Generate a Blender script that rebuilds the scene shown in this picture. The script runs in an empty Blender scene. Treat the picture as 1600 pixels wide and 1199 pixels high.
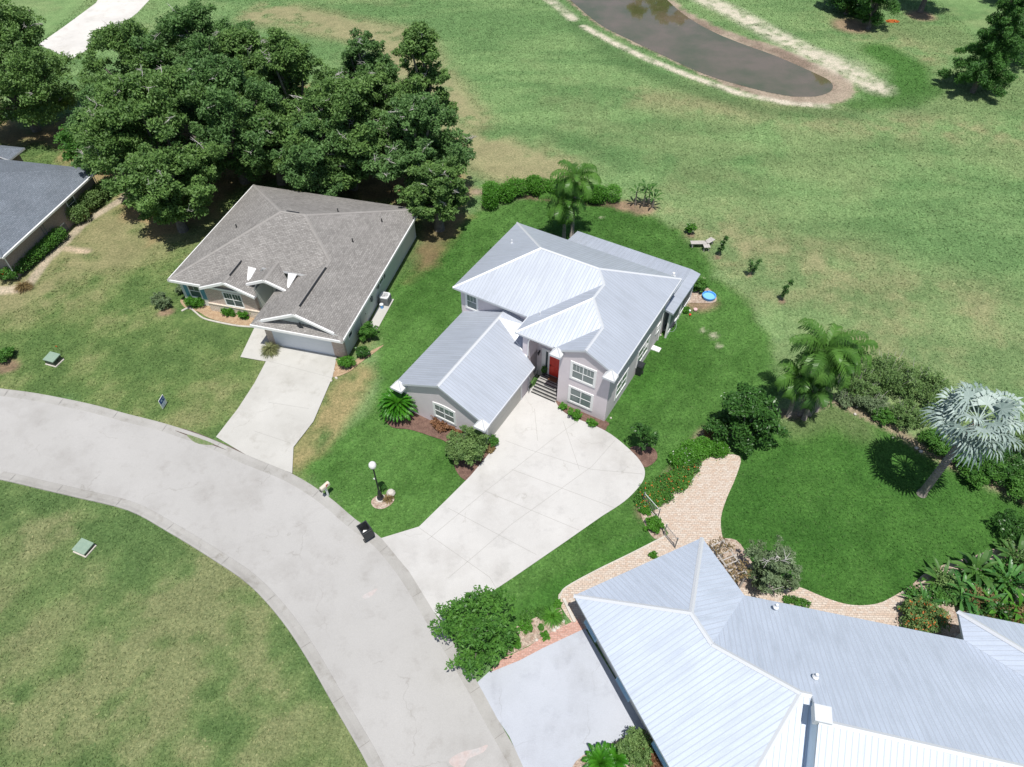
import bpy, bmesh, math, random
import numpy as np
from mathutils import Matrix, Vector
R = math.radians
sc = bpy.context.scene
col = sc.collection

# ---------------------------------------------------------------- camera, world, sun, exposure
CH, FOC, PITCH = 38.0, 1100.0, R(47.6)          # camera height (m), focal length in px of a 1600 px wide picture
cd = bpy.data.cameras.new('camera'); cam = bpy.data.objects.new('camera', cd); col.objects.link(cam)
cam.location = (0, 0, CH); cam.rotation_euler = (R(90) - PITCH, 0, 0)
cd.sensor_width = 36; cd.lens = 36 * FOC / 1600; cd.clip_start = 0.5; cd.clip_end = 3000
sc.camera = cam
SUN_EL, SUN_AZ = R(73), math.atan2(0.10, -1.0)   # azimuth: towards -Y, a little to +X
w = bpy.data.worlds.new('World'); sc.world = w; w.use_nodes = True
nt = w.node_tree
sky = nt.nodes.new('ShaderNodeTexSky'); sky.sky_type = 'NISHITA'; sky.sun_disc = False
sky.sun_elevation = SUN_EL; sky.sun_rotation = SUN_AZ
sky.air_density = 1.0; sky.dust_density = 1.2; sky.ozone_density = 1.0
nt.links.new(sky.outputs[0], nt.nodes['Background'].inputs[0]); nt.nodes['Background'].inputs[1].default_value = 0.084
sd = bpy.data.lights.new('sun', 'SUN'); sd.energy = 4.6; sd.angle = R(0.5); sd.color = (1.0, 0.965, 0.91)
so = bpy.data.objects.new('sun', sd); col.objects.link(so)
sv = Vector((math.sin(SUN_AZ) * math.cos(SUN_EL), math.cos(SUN_AZ) * math.cos(SUN_EL), math.sin(SUN_EL)))
so.rotation_euler = sv.to_track_quat('Z', 'Y').to_euler(); so.location = (0, -20, 60)
sc.view_settings.view_transform = 'Standard'; sc.view_settings.look = 'None'
sc.view_settings.exposure = 0.1; sc.view_settings.gamma = 1.0
sc.render.engine = 'CYCLES'
sc.cycles.max_bounces = 6; sc.cycles.transparent_max_bounces = 6

rnd = random.Random(7); nr = np.random.default_rng(7)

def at(px, py, z=0.0):
    """survey helper: the place in the world, at height z, that the photo shows at this pixel"""
    a = (px - 800) / FOC; b = (599.5 - py) / FOC
    c, s = math.cos(PITCH), math.sin(PITCH)
    d = (a, c + b * s, -s + b * c); t = (CH - z) / -d[2]
    return Vector((d[0] * t, d[1] * t, z))

# ---------------------------------------------------------------- scene graph helpers
def tag(o, label=None, cat=None, group=None, kind=None):
    if label: o['label'] = label
    if cat: o['category'] = cat
    if group: o['group'] = group
    if kind: o['kind'] = kind
    return o
def thing(name, label, cat, loc=(0, 0, 0), rz=0.0, group=None):
    o = bpy.data.objects.new(name, None); col.objects.link(o); o.empty_display_size = 0.3
    o.location = loc; o.rotation_euler = (0, 0, rz); return tag(o, label, cat, group)
def copy_tree(o, parent=None):
    c = o.copy(); col.objects.link(c); c.parent = parent
    for ch in list(o.children): copy_tree(ch, c)
    return c

class MB:
    def __init__(s): s.v = []; s.f = []; s.m = []; s.uv = []; s.M = None
    def P(s, p):
        p = Vector(p); return (s.M @ p) if s.M is not None else p
    def face(s, pts, mat=0):
        raw = [Vector(p) for p in pts]
        n = Vector((0, 0, 0))
        for i in range(len(raw)):
            a, b = raw[i], raw[(i + 1) % len(raw)]; n += a.cross(b)
        if n.length < 1e-9: return
        n.normalize()
        if abs(n.z) > 0.999: e = Vector((1, 0, 0)); up = Vector((0, 1, 0))
        else: e = Vector((0, 0, 1)).cross(n).normalized(); up = n.cross(e)
        i0 = len(s.v); s.v += [s.P(p) for p in raw]
        s.f.append(list(range(i0, i0 + len(raw)))); s.m.append(mat); s.uv.append([(p.dot(e), p.dot(up)) for p in raw])
    def box(s, x0, x1, y0, y1, z0, z1, mat=0):
        a = [(x0, y0, z0), (x1, y0, z0), (x1, y1, z0), (x0, y1, z0), (x0, y0, z1), (x1, y0, z1), (x1, y1, z1), (x0, y1, z1)]
        for q in ((0, 3, 2, 1), (4, 5, 6, 7), (0, 1, 5, 4), (1, 2, 6, 5), (2, 3, 7, 6), (3, 0, 4, 7)): s.face([a[i] for i in q], mat)
    def prism(s, poly, z0, z1, mat=0, side=None):
        side = mat if side is None else side; n = len(poly)
        s.face([(p[0], p[1], z1) for p in poly], mat); s.face([(p[0], p[1], z0) for p in reversed(poly)], mat)
        for i in range(n):
            a, b = poly[i], poly[(i + 1) % n]
            s.face([(a[0], a[1], z0), (b[0], b[1], z0), (b[0], b[1], z1), (a[0], a[1], z1)], side)
    def slab(s, pts, th, mat=0, side=1):
        """thick roof plane: top given, closed below"""
        pts = [Vector(p) for p in pts]; n = Vector((0, 0, 0))
        for i in range(len(pts)): n += pts[i].cross(pts[(i + 1) % len(pts)])
        if n.z < 0: pts = pts[::-1]
        s.face(pts, mat); lo = [p - Vector((0, 0, th)) for p in pts]; s.face(lo[::-1], side)
        for i in range(len(pts)):
            j = (i + 1) % len(pts); s.face([lo[i], lo[j], pts[j], pts[i]], side)
    def tube(s, pts, rad, n=8, mat=0, cap=True):
        pts = [Vector(p) for p in pts]; rings = []
        if not hasattr(rad, '__len__'): rad = [rad] * len(pts)
        for i, p in enumerate(pts):
            d = (pts[min(i + 1, len(pts) - 1)] - pts[max(i - 1, 0)])
            if d.length < 1e-6: d = Vector((0, 0, 1))
            d.normalize(); a = Vector((0, 0, 1)) if abs(d.z) < 0.9 else Vector((1, 0, 0))
            x = d.cross(a).normalized(); y = d.cross(x)
            rings.append([p + (x * math.cos(2 * math.pi * k / n) + y * math.sin(2 * math.pi * k / n)) * rad[i] for k in range(n)])
        i0 = len(s.v)
        for r in rings: s.v += [s.P(q) for q in r]
        for i in range(len(rings) - 1):
            for k in range(n):
                k2 = (k + 1) % n; a = i0 + i * n
                s.f.append([a + k, a + k2, a + n + k2, a + n + k]); s.m.append(mat)
                s.uv.append([(k / n, i * .3), ((k + 1) / n, i * .3), ((k + 1) / n, i * .3 + .3), (k / n, i * .3 + .3)])
        if cap:
            for a in (i0, i0 + (len(rings) - 1) * n):
                s.f.append([a + k for k in range(n)]); s.m.append(mat); s.uv.append([(0, 0)] * n)
    def lathe(s, c, prof, n=16, mat=0):
        c = Vector(c); s.tube_rings([[c + Vector((r * math.cos(2 * math.pi * k / n), r * math.sin(2 * math.pi * k / n), z)) for k in range(n)] for r, z in prof], mat)
    def tube_rings(s, rings, mat=0):
        n = len(rings[0]); i0 = len(s.v)
        for r in rings: s.v += [s.P(q) for q in r]
        for i in range(len(rings) - 1):
            for k in range(n):
                k2 = (k + 1) % n; a = i0 + i * n
                s.f.append([a + k, a + k2, a + n + k2, a + n + k]); s.m.append(mat); s.uv.append([(0, 0)] * 4)
        for a in (i0, i0 + (len(rings) - 1) * n):
            s.f.append([a + k for k in range(n)]); s.m.append(mat); s.uv.append([(0, 0)] * n)
    def cap(s, p, q, wd, th=0.04, mat=0, lift=0.012):
        """flat ridge / hip cap strip between two points"""
        p, q = Vector(p), Vector(q); d = (q - p); h = Vector((d.x, d.y, 0)).normalized(); sd_ = Vector((-h.y, h.x, 0)) * wd / 2
        u = Vector((0, 0, lift)); t = Vector((0, 0, th))
        a = [p - sd_ - t + u, p + u, p + sd_ - t + u, q - sd_ - t + u, q + u, q + sd_ - t + u]
        a[1] = p + t + u; a[4] = q + t + u
        s.face([a[0], a[1], a[4], a[3]], mat); s.face([a[1], a[2], a[5], a[4]], mat)
        s.face([a[0], a[3], a[5], a[2]], mat); s.face([a[0], a[2], a[1]], mat); s.face([a[3], a[4], a[5]], mat)
    def ribs(s, pts, sp, wd=0.035, ht=0.035, mat=0, off=0.0):
        """standing seams running up the slope of a roof polygon"""
        P = [Vector(p) for p in pts]; n = Vector((0, 0, 0))
        for i in range(len(P)): n += P[i].cross(P[(i + 1) % len(P)])
        if n.z < 0: n = -n
        n.normalize(); e = Vector((0, 0, 1)).cross(n).normalized(); up = n.cross(e)
        U = [(p - P[0]).dot(e) for p in P]; V = [(p - P[0]).dot(up) for p in P]
        k = math.floor(min(U) / sp) + 0.5 + off
        while k * sp < max(U):
            x = k * sp; k += 1; xs = []
            for i in range(len(P)):
                j = (i + 1) % len(P)
                if (U[i] - x) * (U[j] - x) < 0:
                    t = (x - U[i]) / (U[j] - U[i]); xs.append(V[i] + t * (V[j] - V[i]))
            xs.sort()
            for a in range(0, len(xs) - 1, 2):
                lo, hi = xs[a] + 0.01, xs[a + 1] - 0.05
                if hi - lo < 0.1: continue
                A = P[0] + e * x + up * lo; B = P[0] + e * x + up * hi; hw = e * wd / 2; h = n * ht
                s.face([A - hw, A - hw * .5 + h, B - hw * .5 + h, B - hw], mat); s.face([A - hw * .5 + h, A + hw * .5 + h, B + hw * .5 + h, B - hw * .5 + h], mat)
                s.face([A + hw * .5 + h, A + hw, B + hw, B + hw * .5 + h], mat); s.face([A - hw, A + hw, A + hw * .5 + h, A - hw * .5 + h], mat)
    def build(s, name, mats, parent=None, smooth=False, loc=None):
        me = bpy.data.meshes.new(name); me.from_pydata([tuple(v) for v in s.v], [], s.f)
        uvl = me.uv_layers.new(name='UVMap'); k = 0
        fl = [c for u in s.uv for p in u for c in p]
        if len(fl) == 2 * len(me.loops): uvl.data.foreach_set('uv', fl)
        for m in (mats if isinstance(mats, (list, tuple)) else [mats]): me.materials.append(m)
        me.polygons.foreach_set('material_index', s.m)
        if smooth: me.polygons.foreach_set('use_smooth', [True] * len(me.polygons))
        o = bpy.data.objects.new(name, me); col.objects.link(o)
        if parent: o.parent = parent
        if loc is not None: o.location = loc
        me.update(); return o

# ---------------------------------------------------------------- materials
def mat(name, base, rough=0.8, metal=0.0, spec=0.5):
    m = bpy.data.materials.new(name); m.use_nodes = True; b = m.node_tree.nodes['Principled BSDF']
    b.inputs['Base Color'].default_value = (*base, 1); b.inputs['Roughness'].default_value = rough
    b.inputs['Metallic'].default_value = metal; b.inputs['Specular IOR Level'].default_value = spec
    return m
class NT:
    def __init__(s, m): s.t = m.node_tree; s.b = s.t.nodes['Principled BSDF']
    def n(s, t, **k):
        x = s.t.nodes.new(t)
        for a, b in k.items():
            if a.startswith('i_'):
                key = a[2:]; key = int(key) if key.isdigit() else key.replace('_', ' ')
                if hasattr(b, 'node') or isinstance(b, bpy.types.NodeSocket): s.t.links.new(b, x.inputs[key])
                else: x.inputs[key].default_value = b
            else: setattr(x, a, b)
        return x
    def l(s, a, b): s.t.links.new(a, b)
    def coord(s, kind='Object'): return s.n('ShaderNodeTexCoord').outputs[kind]
    def noise(s, vec, scale, detail=4, rough=.6):
        return s.n('ShaderNodeTexNoise', i_Vector=vec, i_Scale=scale, i_Detail=detail, i_Roughness=rough).outputs[0]
    def ramp(s, fac, stops):
        r = s.n('ShaderNodeValToRGB'); s.l(fac, r.inputs[0]); el = r.color_ramp.elements
        while len(el) < len(stops): el.new(0.5)
        for e, (p, c) in zip(el, stops): e.position = p; e.color = (*c, 1)
        return r.outputs[0]
    def mix(s, fac, a, b, mode='MIX'):
        x = s.n('ShaderNodeMix', data_type='RGBA', blend_type=mode)
        for k, v in ((0, fac), (6, a), (7, b)):
            if isinstance(v, bpy.types.NodeSocket): s.l(v, x.inputs[k])
            else: x.inputs[k].default_value = (*v, 1) if isinstance(v, tuple) and len(v) == 3 else v
        return x.outputs[2]
    def bump(s, h, st, dist=0.02):
        x = s.n('ShaderNodeBump', i_Height=h, i_Strength=st, i_Distance=dist); s.l(x.outputs[0], s.b.inputs['Normal'])
def noisy(name, c1, c2, scale=3, rough=.85, bump=0.2, fine=40, amt=.25, **k):
    m = mat(name, c1, rough, **k); t = NT(m); v = t.coord()
    a = t.noise(v, scale, 5); f = t.noise(v, fine, 3)
    c = t.ramp(a, [(0.35, c1), (0.65, c2)])
    g = t.ramp(f, [(0.25, (1 - amt,) * 3), (0.75, (1 + amt,) * 3)])
    t.l(t.mix(1.0, c, g, 'MULTIPLY'), t.b.inputs['Base Color']); t.bump(f, bump, .01)
    return m
M = {}
def metalroof(name, c, rough, mt=.35):
    m = mat(name, c, rough, mt); t = NT(m); v = t.coord()
    a = t.noise(v, .35, 4); f = t.noise(v, 9, 4)
    g = t.ramp(a, [(0.3, tuple(x * .93 for x in c)), (0.7, tuple(min(1, x * 1.04) for x in c))])
    h = t.ramp(f, [(0.3, (.955,) * 3), (0.6, (1, 1, 1))])
    mp = t.n('ShaderNodeMapping', i_Vector=t.coord('UV')); mp.inputs['Scale'].default_value = (2.2, .22, 1); st_ = t.noise(mp.outputs[0], 1.6, 6, .7)
    g = t.mix(1.0, g, t.ramp(st_, [(.3, (.84, .84, .83)), (.52, (1, 1, 1)), (.8, (1.05,) * 3)]), 'MULTIPLY')
    t.l(t.mix(1.0, g, h, 'MULTIPLY'), t.b.inputs['Base Color']); t.bump(a, .15, .03); return m
M['metal'] = metalroof('metal_roof', (.505, .545, .615), .48)
M['metal_big'] = metalroof('metal_roof_pale', (.575, .64, .745), .52, .18)
M['rib'] = mat('roof_seam', (.38, .41, .46), .65, .1)
M['rib_big'] = mat('roof_seam_pale', (.43, .475, .55), .7, .0)
M['capm'] = mat('roof_cap', (.62, .64, .67), .4, .1)
M['white'] = noisy('white_paint', (.82, .82, .81), (.78, .78, .77), 2, .5, .03, 30, .03)
M['fascia'] = mat('fascia_grey', (.55, .57, .60), .55)
M['dark'] = mat('dark_metal', (.02, .022, .025), .4)
M['black'] = mat('black_plastic', (.025, .028, .032), .5)
def shingle(name, c1, c2, c3):
    m = mat(name, c1, .9); t = NT(m); v = t.coord('UV')
    br = t.n('ShaderNodeTexBrick', i_Vector=v, i_Scale=1.0, i_Color1=(*c1, 1), i_Color2=(*c2, 1), i_Mortar=(*c3, 1))
    br.inputs['Brick Width'].default_value = .28; br.inputs['Row Height'].default_value = .145; br.inputs['Mortar Size'].default_value = .012; br.inputs['Mortar Smooth'].default_value = .4
    br.inputs['Bias'].default_value = 0.0
    a = t.noise(v, .5, 5); f = t.noise(v, 8, 5, .8)
    g = t.ramp(a, [(0.3, (.86,) * 3), (0.7, (1.1,) * 3)]); h = t.ramp(f, [(0.35, (.74,) * 3), (0.65, (1.24,) * 3)])
    c = t.mix(1, t.mix(1, br.outputs[0], g, 'MULTIPLY'), h, 'MULTIPLY'); t.l(c, t.b.inputs['Base Color'])
    t.bump(br.outputs['Fac'], .5, -.02); return m
M['shingle'] = shingle('shingle_weathered', (.218, .206, .194), (.300, .286, .270), (.135, .127, .118))
M['shcap'] = noisy('shingle_cap', (.30, .285, .27), (.26, .245, .23), 2, .9, .2, 30, .2)
M['shingle_blue'] = shingle('shingle_slate', (.14, .165, .195), (.18, .205, .24), (.09, .105, .125))
def brick(name, c1, c2, mo, bw=.22, rh=.075, ms=.012):
    m = mat(name, c1, .85); t = NT(m); v = t.coord('UV')
    br = t.n('ShaderNodeTexBrick', i_Vector=v, i_Scale=1.0, i_Color1=(*c1, 1), i_Color2=(*c2, 1), i_Mortar=(*mo, 1))
    br.inputs['Brick Width'].default_value = bw; br.inputs['Row Height'].default_value = rh; br.inputs['Mortar Size'].default_value = ms; br.inputs['Mortar Smooth'].default_value = .2
    f = t.noise(v, 9, 5); h = t.ramp(f, [(0.3, (.78,) * 3), (0.7, (1.2,) * 3)])
    t.l(t.mix(1, br.outputs[0], h, 'MULTIPLY'), t.b.inputs['Base Color']); t.bump(br.outputs['Fac'], .4, -.01); return m
M['brick'] = brick('brick_wall', (.48, .33, .27), (.58, .45, .38), (.62, .56, .50))
M['stone'] = brick('stone_veneer', (.66, .56, .43), (.74, .68, .58), (.42, .37, .31), .34, .14, .02)
M['brick_brown'] = brick('brick_brown', (.27, .21, .20), (.33, .26, .25), (.36, .31, .29))
M['paver'] = brick('paver', (.50, .385, .30), (.56, .49, .42), (.33, .275, .225), .24, .13, .012)
M['paver_red'] = brick('paver_red', (.46, .25, .195), (.54, .34, .28), (.36, .24, .2), .2, .1, .01)
M['lav'] = noisy('stucco_lavender', (.68, .615, .635), (.64, .58, .60), 1.2, .9, .25, 60, .05)
M['stucco'] = noisy('stucco_sage', (.64, .67, .62), (.60, .63, .59), 1.2, .9, .25, 60, .05)
M['cream'] = noisy('stucco_cream', (.62, .60, .56), (.58, .56, .52), 1.2, .9, .25, 60, .05)
def glassm(name, c):
    m = mat(name, c, .08, 0, .6); t = NT(m); v = t.coord('UV')
    wv = t.n('ShaderNodeTexWave', i_Vector=v, i_Scale=5.0, i_Distortion=0.3); wv.bands_direction = 'Y'
    t.l(t.ramp(wv.outputs[1], [(0.2, tuple(x * .75 for x in c)), (.8, c)]), t.b.inputs['Base Color']); return m
M['glass'] = glassm('window_glass', (.20, .245, .24)); M['glassd'] = glassm('window_glass_dark', (.07, .10, .105))
M['red'] = noisy('red_door_paint', (.72, .05, .03), (.64, .04, .025), 1.5, .45, .02, 20, .06)
M['teal'] = mat('teal_shutter', (.11, .30, .36), .6)
M['ltblue'] = mat('pale_blue_shutter', (.38, .58, .72), .55)
M['blue'] = mat('blue_plastic', (.10, .35, .80), .35); M['bluelt'] = mat('blue_water', (.22, .52, .92), .12)
M['tancol'] = mat('tan_box', (.60, .56, .47), .6); M['acgrey'] = mat('ac_grey', (.17, .18, .19), .6); M['acw'] = mat('ac_white', (.68, .69, .70), .5)
M['garage'] = noisy('garage_panel', (.72, .75, .79), (.70, .73, .77), 1, .5, .03, 20, .03); M['garage_tan'] = mat('garage_tan', (.60, .58, .52), .55)
M['green_box'] = noisy('utility_green', (.21, .30, .23), (.25, .34, .26), 4, .6, .1, 40, .15); M['green_dark'] = mat('utility_dark', (.05, .065, .05), .6)
M['conc_edge'] = noisy('concrete_edging', (.58, .54, .48), (.48, .45, .40), 3, .9, .3, 30, .2)
M['wood'] = noisy('weathered_wood', (.40, .37, .34), (.50, .47, .44), 6, .85, .2, 40, .2)
M['bark'] = noisy('bark_grey', (.20, .18, .155), (.12, .105, .09), 4, .95, .6, 20, .35)
M['twig'] = noisy('bare_twig', (.50, .48, .45), (.36, .34, .31), 4, .95, .2, 20, .2)
M['palmtrunk'] = noisy('palm_trunk', (.30, .27, .24), (.19, .165, .145), 5, .95, .5, 14, .35)
M['rock'] = noisy('pale_rock', (.60, .56, .50), (.45, .42, .38), 5, .9, .4, 30, .25)
M['flagor'] = mat('orange_flag', (.80, .20, .04), .6); M['signblue'] = mat('sign_blue', (.02, .07, .30), .4)
M['globe'] = mat('lamp_globe', (.72, .72, .70), .2); M['mat_brown'] = noisy('doormat', (.22, .10, .05), (.14, .07, .04), 20, .95, .3, 60, .3)
M['pink'] = mat('pink_ball', (.70, .45, .45), .5)

def leafm(name, dark, light, rough=.55, trans=.36):
    m = mat(name, dark, rough); t = NT(m)
    a = t.n('ShaderNodeAttribute', attribute_name='var').outputs['Fac']
    c = t.ramp(a, [(0.0, dark), (1.0, light)]); t.l(c, t.b.inputs['Base Color'])
    t.b.inputs['Specular IOR Level'].default_value = .35
    tr = t.n('ShaderNodeBsdfTranslucent'); t.l(c, tr.inputs[0])
    mx = t.n('ShaderNodeMixShader'); mx.inputs[0].default_value = trans
    out = [n for n in t.t.nodes if n.type == 'OUTPUT_MATERIAL'][0]
    t.l(t.b.outputs[0], mx.inputs[1]); t.l(tr.outputs[0], mx.inputs[2]); t.l(mx.outputs[0], out.inputs[0]); return m
L = dict(
    oak=leafm('oak_leaf', (.072, .152, .038), (.20, .345, .09)),
    oak2=leafm('oak_leaf_dark', (.062, .142, .040), (.17, .315, .095)),
    bright=leafm('bright_leaf', (0.056, 0.188, 0.015), (0.125, 0.338, 0.037)),
    mid=leafm('mid_leaf', (0.049, 0.152, 0.026), (0.125, 0.303, 0.046)),
    dark=leafm('dark_leaf', (0.034, 0.100, 0.023), (0.085, 0.217, 0.043), .35),
    grey=leafm('grey_green_leaf', (.11, .17, .075), (.25, .34, .18)),
    olive=leafm('olive_leaf', (0.096, 0.186, 0.052), (0.232, 0.358, 0.117)),
    red=leafm('reddish_leaf', (0.168, 0.072, 0.036), (0.408, 0.228, 0.120)),
    brown=leafm('brown_leaf', (0.156, 0.114, 0.048), (0.360, 0.264, 0.120)),
    straw=leafm('grass_clump_leaf', (0.120, 0.150, 0.050), (0.330, 0.340, 0.170)),
    palm=leafm('palm_leaf', (.055, .150, .024), (.135, .290, .05), .4),
    palm2=leafm('palm_leaf_dark', (.045, .125, .028), (.11, .24, .05), .45),
    sago=leafm('sago_leaf', (0.033, 0.154, 0.009), (0.088, 0.308, 0.022), .35),
    silver=leafm('silver_leaf', (.17, .24, .21), (.42, .51, .47), .5, .1),
    trop=leafm('tropical_leaf', (0.039, 0.143, 0.033), (0.130, 0.325, 0.078), .3),
    cypress=leafm('cypress_leaf', (0.045, 0.130, 0.032), (0.112, 0.270, 0.053)),
    dead=leafm('dead_frond', (0.300, 0.260, 0.220), (0.550, 0.500, 0.440), .8, .1),
    orange=leafm('orange_flower', (0.600, 0.120, 0.030), (0.800, 0.300, 0.080)), redf=leafm('red_flower', (.55, .03, .02), (.7, .12, .03)),
    whitef=leafm('white_flower', (0.750, 0.750, 0.700), (0.850, 0.850, 0.800)))

# ---------------------------------------------------------------- foliage helpers
def quads(name, V, mats, parent=None, var=None, mi=None, loc=None):
    """V: (n,4,3) array of leaf quads -> one mesh"""
    n = len(V); me = bpy.data.meshes.new(name)
    me.vertices.add(4 * n); me.vertices.foreach_set('co', V.astype(np.float32).ravel())
    me.loops.add(4 * n); me.loops.foreach_set('vertex_index', np.arange(4 * n, dtype=np.int32))
    me.polygons.add(n); me.polygons.foreach_set('loop_start', np.arange(0, 4 * n, 4, dtype=np.int32))
    for m in (mats if isinstance(mats, (list, tuple)) else [mats]): me.materials.append(m)
    if mi is not None: me.polygons.foreach_set('material_index', mi.astype(np.int32))
    at_ = me.attributes.new('var', 'FLOAT', 'FACE')
    at_.data.foreach_set('value', (nr.random(n) if var is None else var).astype(np.float32))
    me.update(calc_edges=True)
    o = bpy.data.objects.new(name, me); col.objects.link(o)
    if parent: o.parent = parent
    if loc is not None: o.location = loc
    return o
def unit(n, rng=nr):
    d = rng.normal(size=(n, 3)); return d / np.linalg.norm(d, axis=1)[:, None]
def leafquads(c, size, updir=.35, aspect=.55, jit=.35):
    """leaf shaped (diamond) quads at the centres c"""
    n = len(c); nrm = unit(n); nrm[:, 2] = np.abs(nrm[:, 2]) + updir; nrm /= np.linalg.norm(nrm, axis=1)[:, None]
    t = np.cross(nrm, unit(n)); t /= np.linalg.norm(t, axis=1)[:, None] + 1e-9; b = np.cross(nrm, t)
    s = size * (1 + jit * (nr.random(n) * 2 - 1))[:, None]
    return np.stack([c - t * s * .6, c + b * s * aspect * .5, c + t * s * .6, c - b * s * aspect * .5], 1)
def blobpts(blobs, n, shell=.55, top=.25):
    B = np.array(blobs, float); vol = (B[:, 3] * B[:, 4] * B[:, 5]) ** (2 / 3); idx = nr.choice(len(B), n, p=vol / vol.sum())
    d = unit(n); d[:, 2] += top; d /= np.linalg.norm(d, axis=1)[:, None]
    r = shell + (1 - shell) * nr.random(n) ** .6
    r *= 1 + .16 * nr.normal(size=n) * (nr.random(n) < .3)
    return B[idx, :3] + d * r[:, None] * B[idx, 3:6], idx, d
def ntr(v, lo=0.0, hi=1.0): return np.clip(v, lo, hi)
def foliage(name, blobs, n, size, m, parent=None, shell=.55, aspect=.55, flowers=None, loc=None, top=.25, zmin=.03, inner=None):
    c, idx, d = blobpts(blobs, n, shell, top); c[:, 2] = np.maximum(c[:, 2], zmin)
    bt = nr.random(len(blobs)); v = ntr(.25 + .5 * bt[idx] + .22 * nr.normal(size=n))
    mats = [m]; mi = np.zeros(n)
    if flowers:
        mats = [m, flowers[0]]; k = (nr.random(n) < flowers[1]) & (d[:, 2] > 0); mi[k] = 1
    return quads(name, leafquads(c, size, aspect=aspect), mats, parent, v, mi, loc)
def crown_blobs(h0, h1, rx, ry, nb, rb, power=.6, seed=1, cx=0, cy=0):
    r = random.Random(seed); out = []
    for i in range(nb):
        a = r.uniform(0, 2 * math.pi); q = r.random() ** .5
        f = r.random(); z = h0 + (h1 - h0) * f
        lim = math.sqrt(max(0.05, 1 - (2 * abs(f - .42)) ** 2 * .85)) if f > .42 else (.72 + .28 * f / .42)
        k = rb * r.uniform(.65, 1.25)
        out.append((cx + math.cos(a) * q * rx * lim, cy + math.sin(a) * q * ry * lim, z, k, k, k * r.uniform(.55, .85)))
    return out
def limbs(mb, blobs, base_r, fork, nl, seed=1, n=7, cx=0, cy=0):
    r = random.Random(seed); mb.tube([(0, 0, -.1), (r.uniform(-.1, .1), r.uniform(-.1, .1), fork * .5), (cx * .3, cy * .3, fork)], [base_r * 1.35, base_r, base_r * .85], 10)
    for b in r.sample(blobs, min(nl, len(blobs))):
        m = Vector((b[0] * .45 + r.uniform(-.3, .3), b[1] * .45 + r.uniform(-.3, .3), fork + (b[2] - fork) * .5))
        mb.tube([(cx * .3, cy * .3, fork - .25), m, (b[0] * .8, b[1] * .8, b[2] - .2), (b[0] + r.uniform(-.5, .5), b[1] + r.uniform(-.5, .5), b[2] + b[5] * .5)], [base_r * .6, base_r * .4, base_r * .2, base_r * .05], n)
def subblobs(bl, k, seed, f=.5):
    r = random.Random(seed); out = []
    for b in bl:
        out.append((b[0], b[1], b[2], b[3] * .72, b[4] * .72, b[5] * .72))
        for i in range(k):
            d = Vector((r.gauss(0, 1), r.gauss(0, 1), r.gauss(.25, .8))).normalized(); q = b[3] * f * r.uniform(.6, 1.2); o_ = r.uniform(.7, 1.12)
            out.append((b[0] + d.x * b[3] * o_, b[1] + d.y * b[4] * o_, b[2] + d.z * b[5] * o_, q, q, q * .7))
    return out
def tree(name, label, cat, px, zc, r, h, leaf='oak', nleaf=30000, size=.26, nb=34, rb=1.6, group=None, base_r=.35, fork=2.6, h0=2.2, ry=None, twigs=0, seed=1, nl=10, moss=0, xy=None, shell=.5):
    p = at(px[0], px[1], zc) if xy is None else Vector((*xy, 0)); t = thing(name, label, cat, (p.x, p.y, 0), 0, group)
    bl = crown_blobs(h0, h - rb * .5, r - rb * .6, (ry or r) - rb * .6, nb, rb, seed=seed)
    foliage('crown', subblobs(bl, 5, seed), nleaf, size, L[leaf], t, shell=shell * .5)
    mb = MB(); limbs(mb, bl, base_r, fork, nl, seed); mb.build('trunk', M['bark'], t, smooth=True)
    if twigs:
        mb = MB(); q = random.Random(seed + 50)
        for i in range(twigs):
            b = q.choice(bl); s0 = Vector((b[0], b[1], b[2] + .2)); 
            d = Vector((q.uniform(-1, 1), q.uniform(-1.3, .5), q.uniform(.1, 1))).normalized(); e = s0 + d * b[3] * q.uniform(.95, 1.2)
            mid = (s0 + e) / 2 + Vector((q.uniform(-.2, .2), q.uniform(-.2, .2), q.uniform(-.1, .2)))
            mb.tube([s0, mid, e], [.06, .035, .012], 4)
            for k in range(5):
                f = q.uniform(.4, .9); a = s0.lerp(e, f); mb.tube([a, a + Vector((q.uniform(-.5, .5), q.uniform(-.5, .5), q.uniform(-.3, .4)))], [.022, .008], 4)
        mb.build('bare_twigs', M['twig'], t)
    return t
def bush(name, label, cat, px, r, h, leaf='mid', n=3500, size=.13, group=None, ry=None, flowers=None, zc=None, rz=0, nb=9, stem=True, shell=.5, aspect=.55, seed=None, parts=True):
    p = at(px[0], px[1], h * .5 if zc is None else zc); t = thing(name, label, cat, (p.x, p.y, 0), rz, group)
    q = random.Random(seed or int(px[0] * 7 + px[1])); ry = ry or r; bl = [(0, 0, h * .45, r * .75, ry * .75, h * .45)]
    for i in range(nb):
        a = 2 * math.pi * i / nb + q.uniform(-.3, .3); k = q.uniform(.35, .62); f = q.uniform(.38, .72)
        bl.append((math.cos(a) * r * f, math.sin(a) * ry * f, h * q.uniform(.35, .75), r * .42 * q.uniform(.7, 1.1), ry * .42 * q.uniform(.7, 1.1), h * .3))
    foliage('foliage', subblobs(bl, 4, int(px[0])), n, size, L[leaf], t, shell=shell * .5, flowers=flowers, aspect=aspect)
    mb = MB()
    for i in range(5):
        a = i * 1.256 + q.random(); mb.tube([(math.cos(a) * .05, math.sin(a) * .05, -.03), (math.cos(a) * r * .3, math.sin(a) * ry * .3, h * .4), (math.cos(a) * r * .5, math.sin(a) * ry * .5, h * .7)], [.035, .022, .01], 5)
    mb.build('stem', M['bark'], t)
    return t
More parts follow.
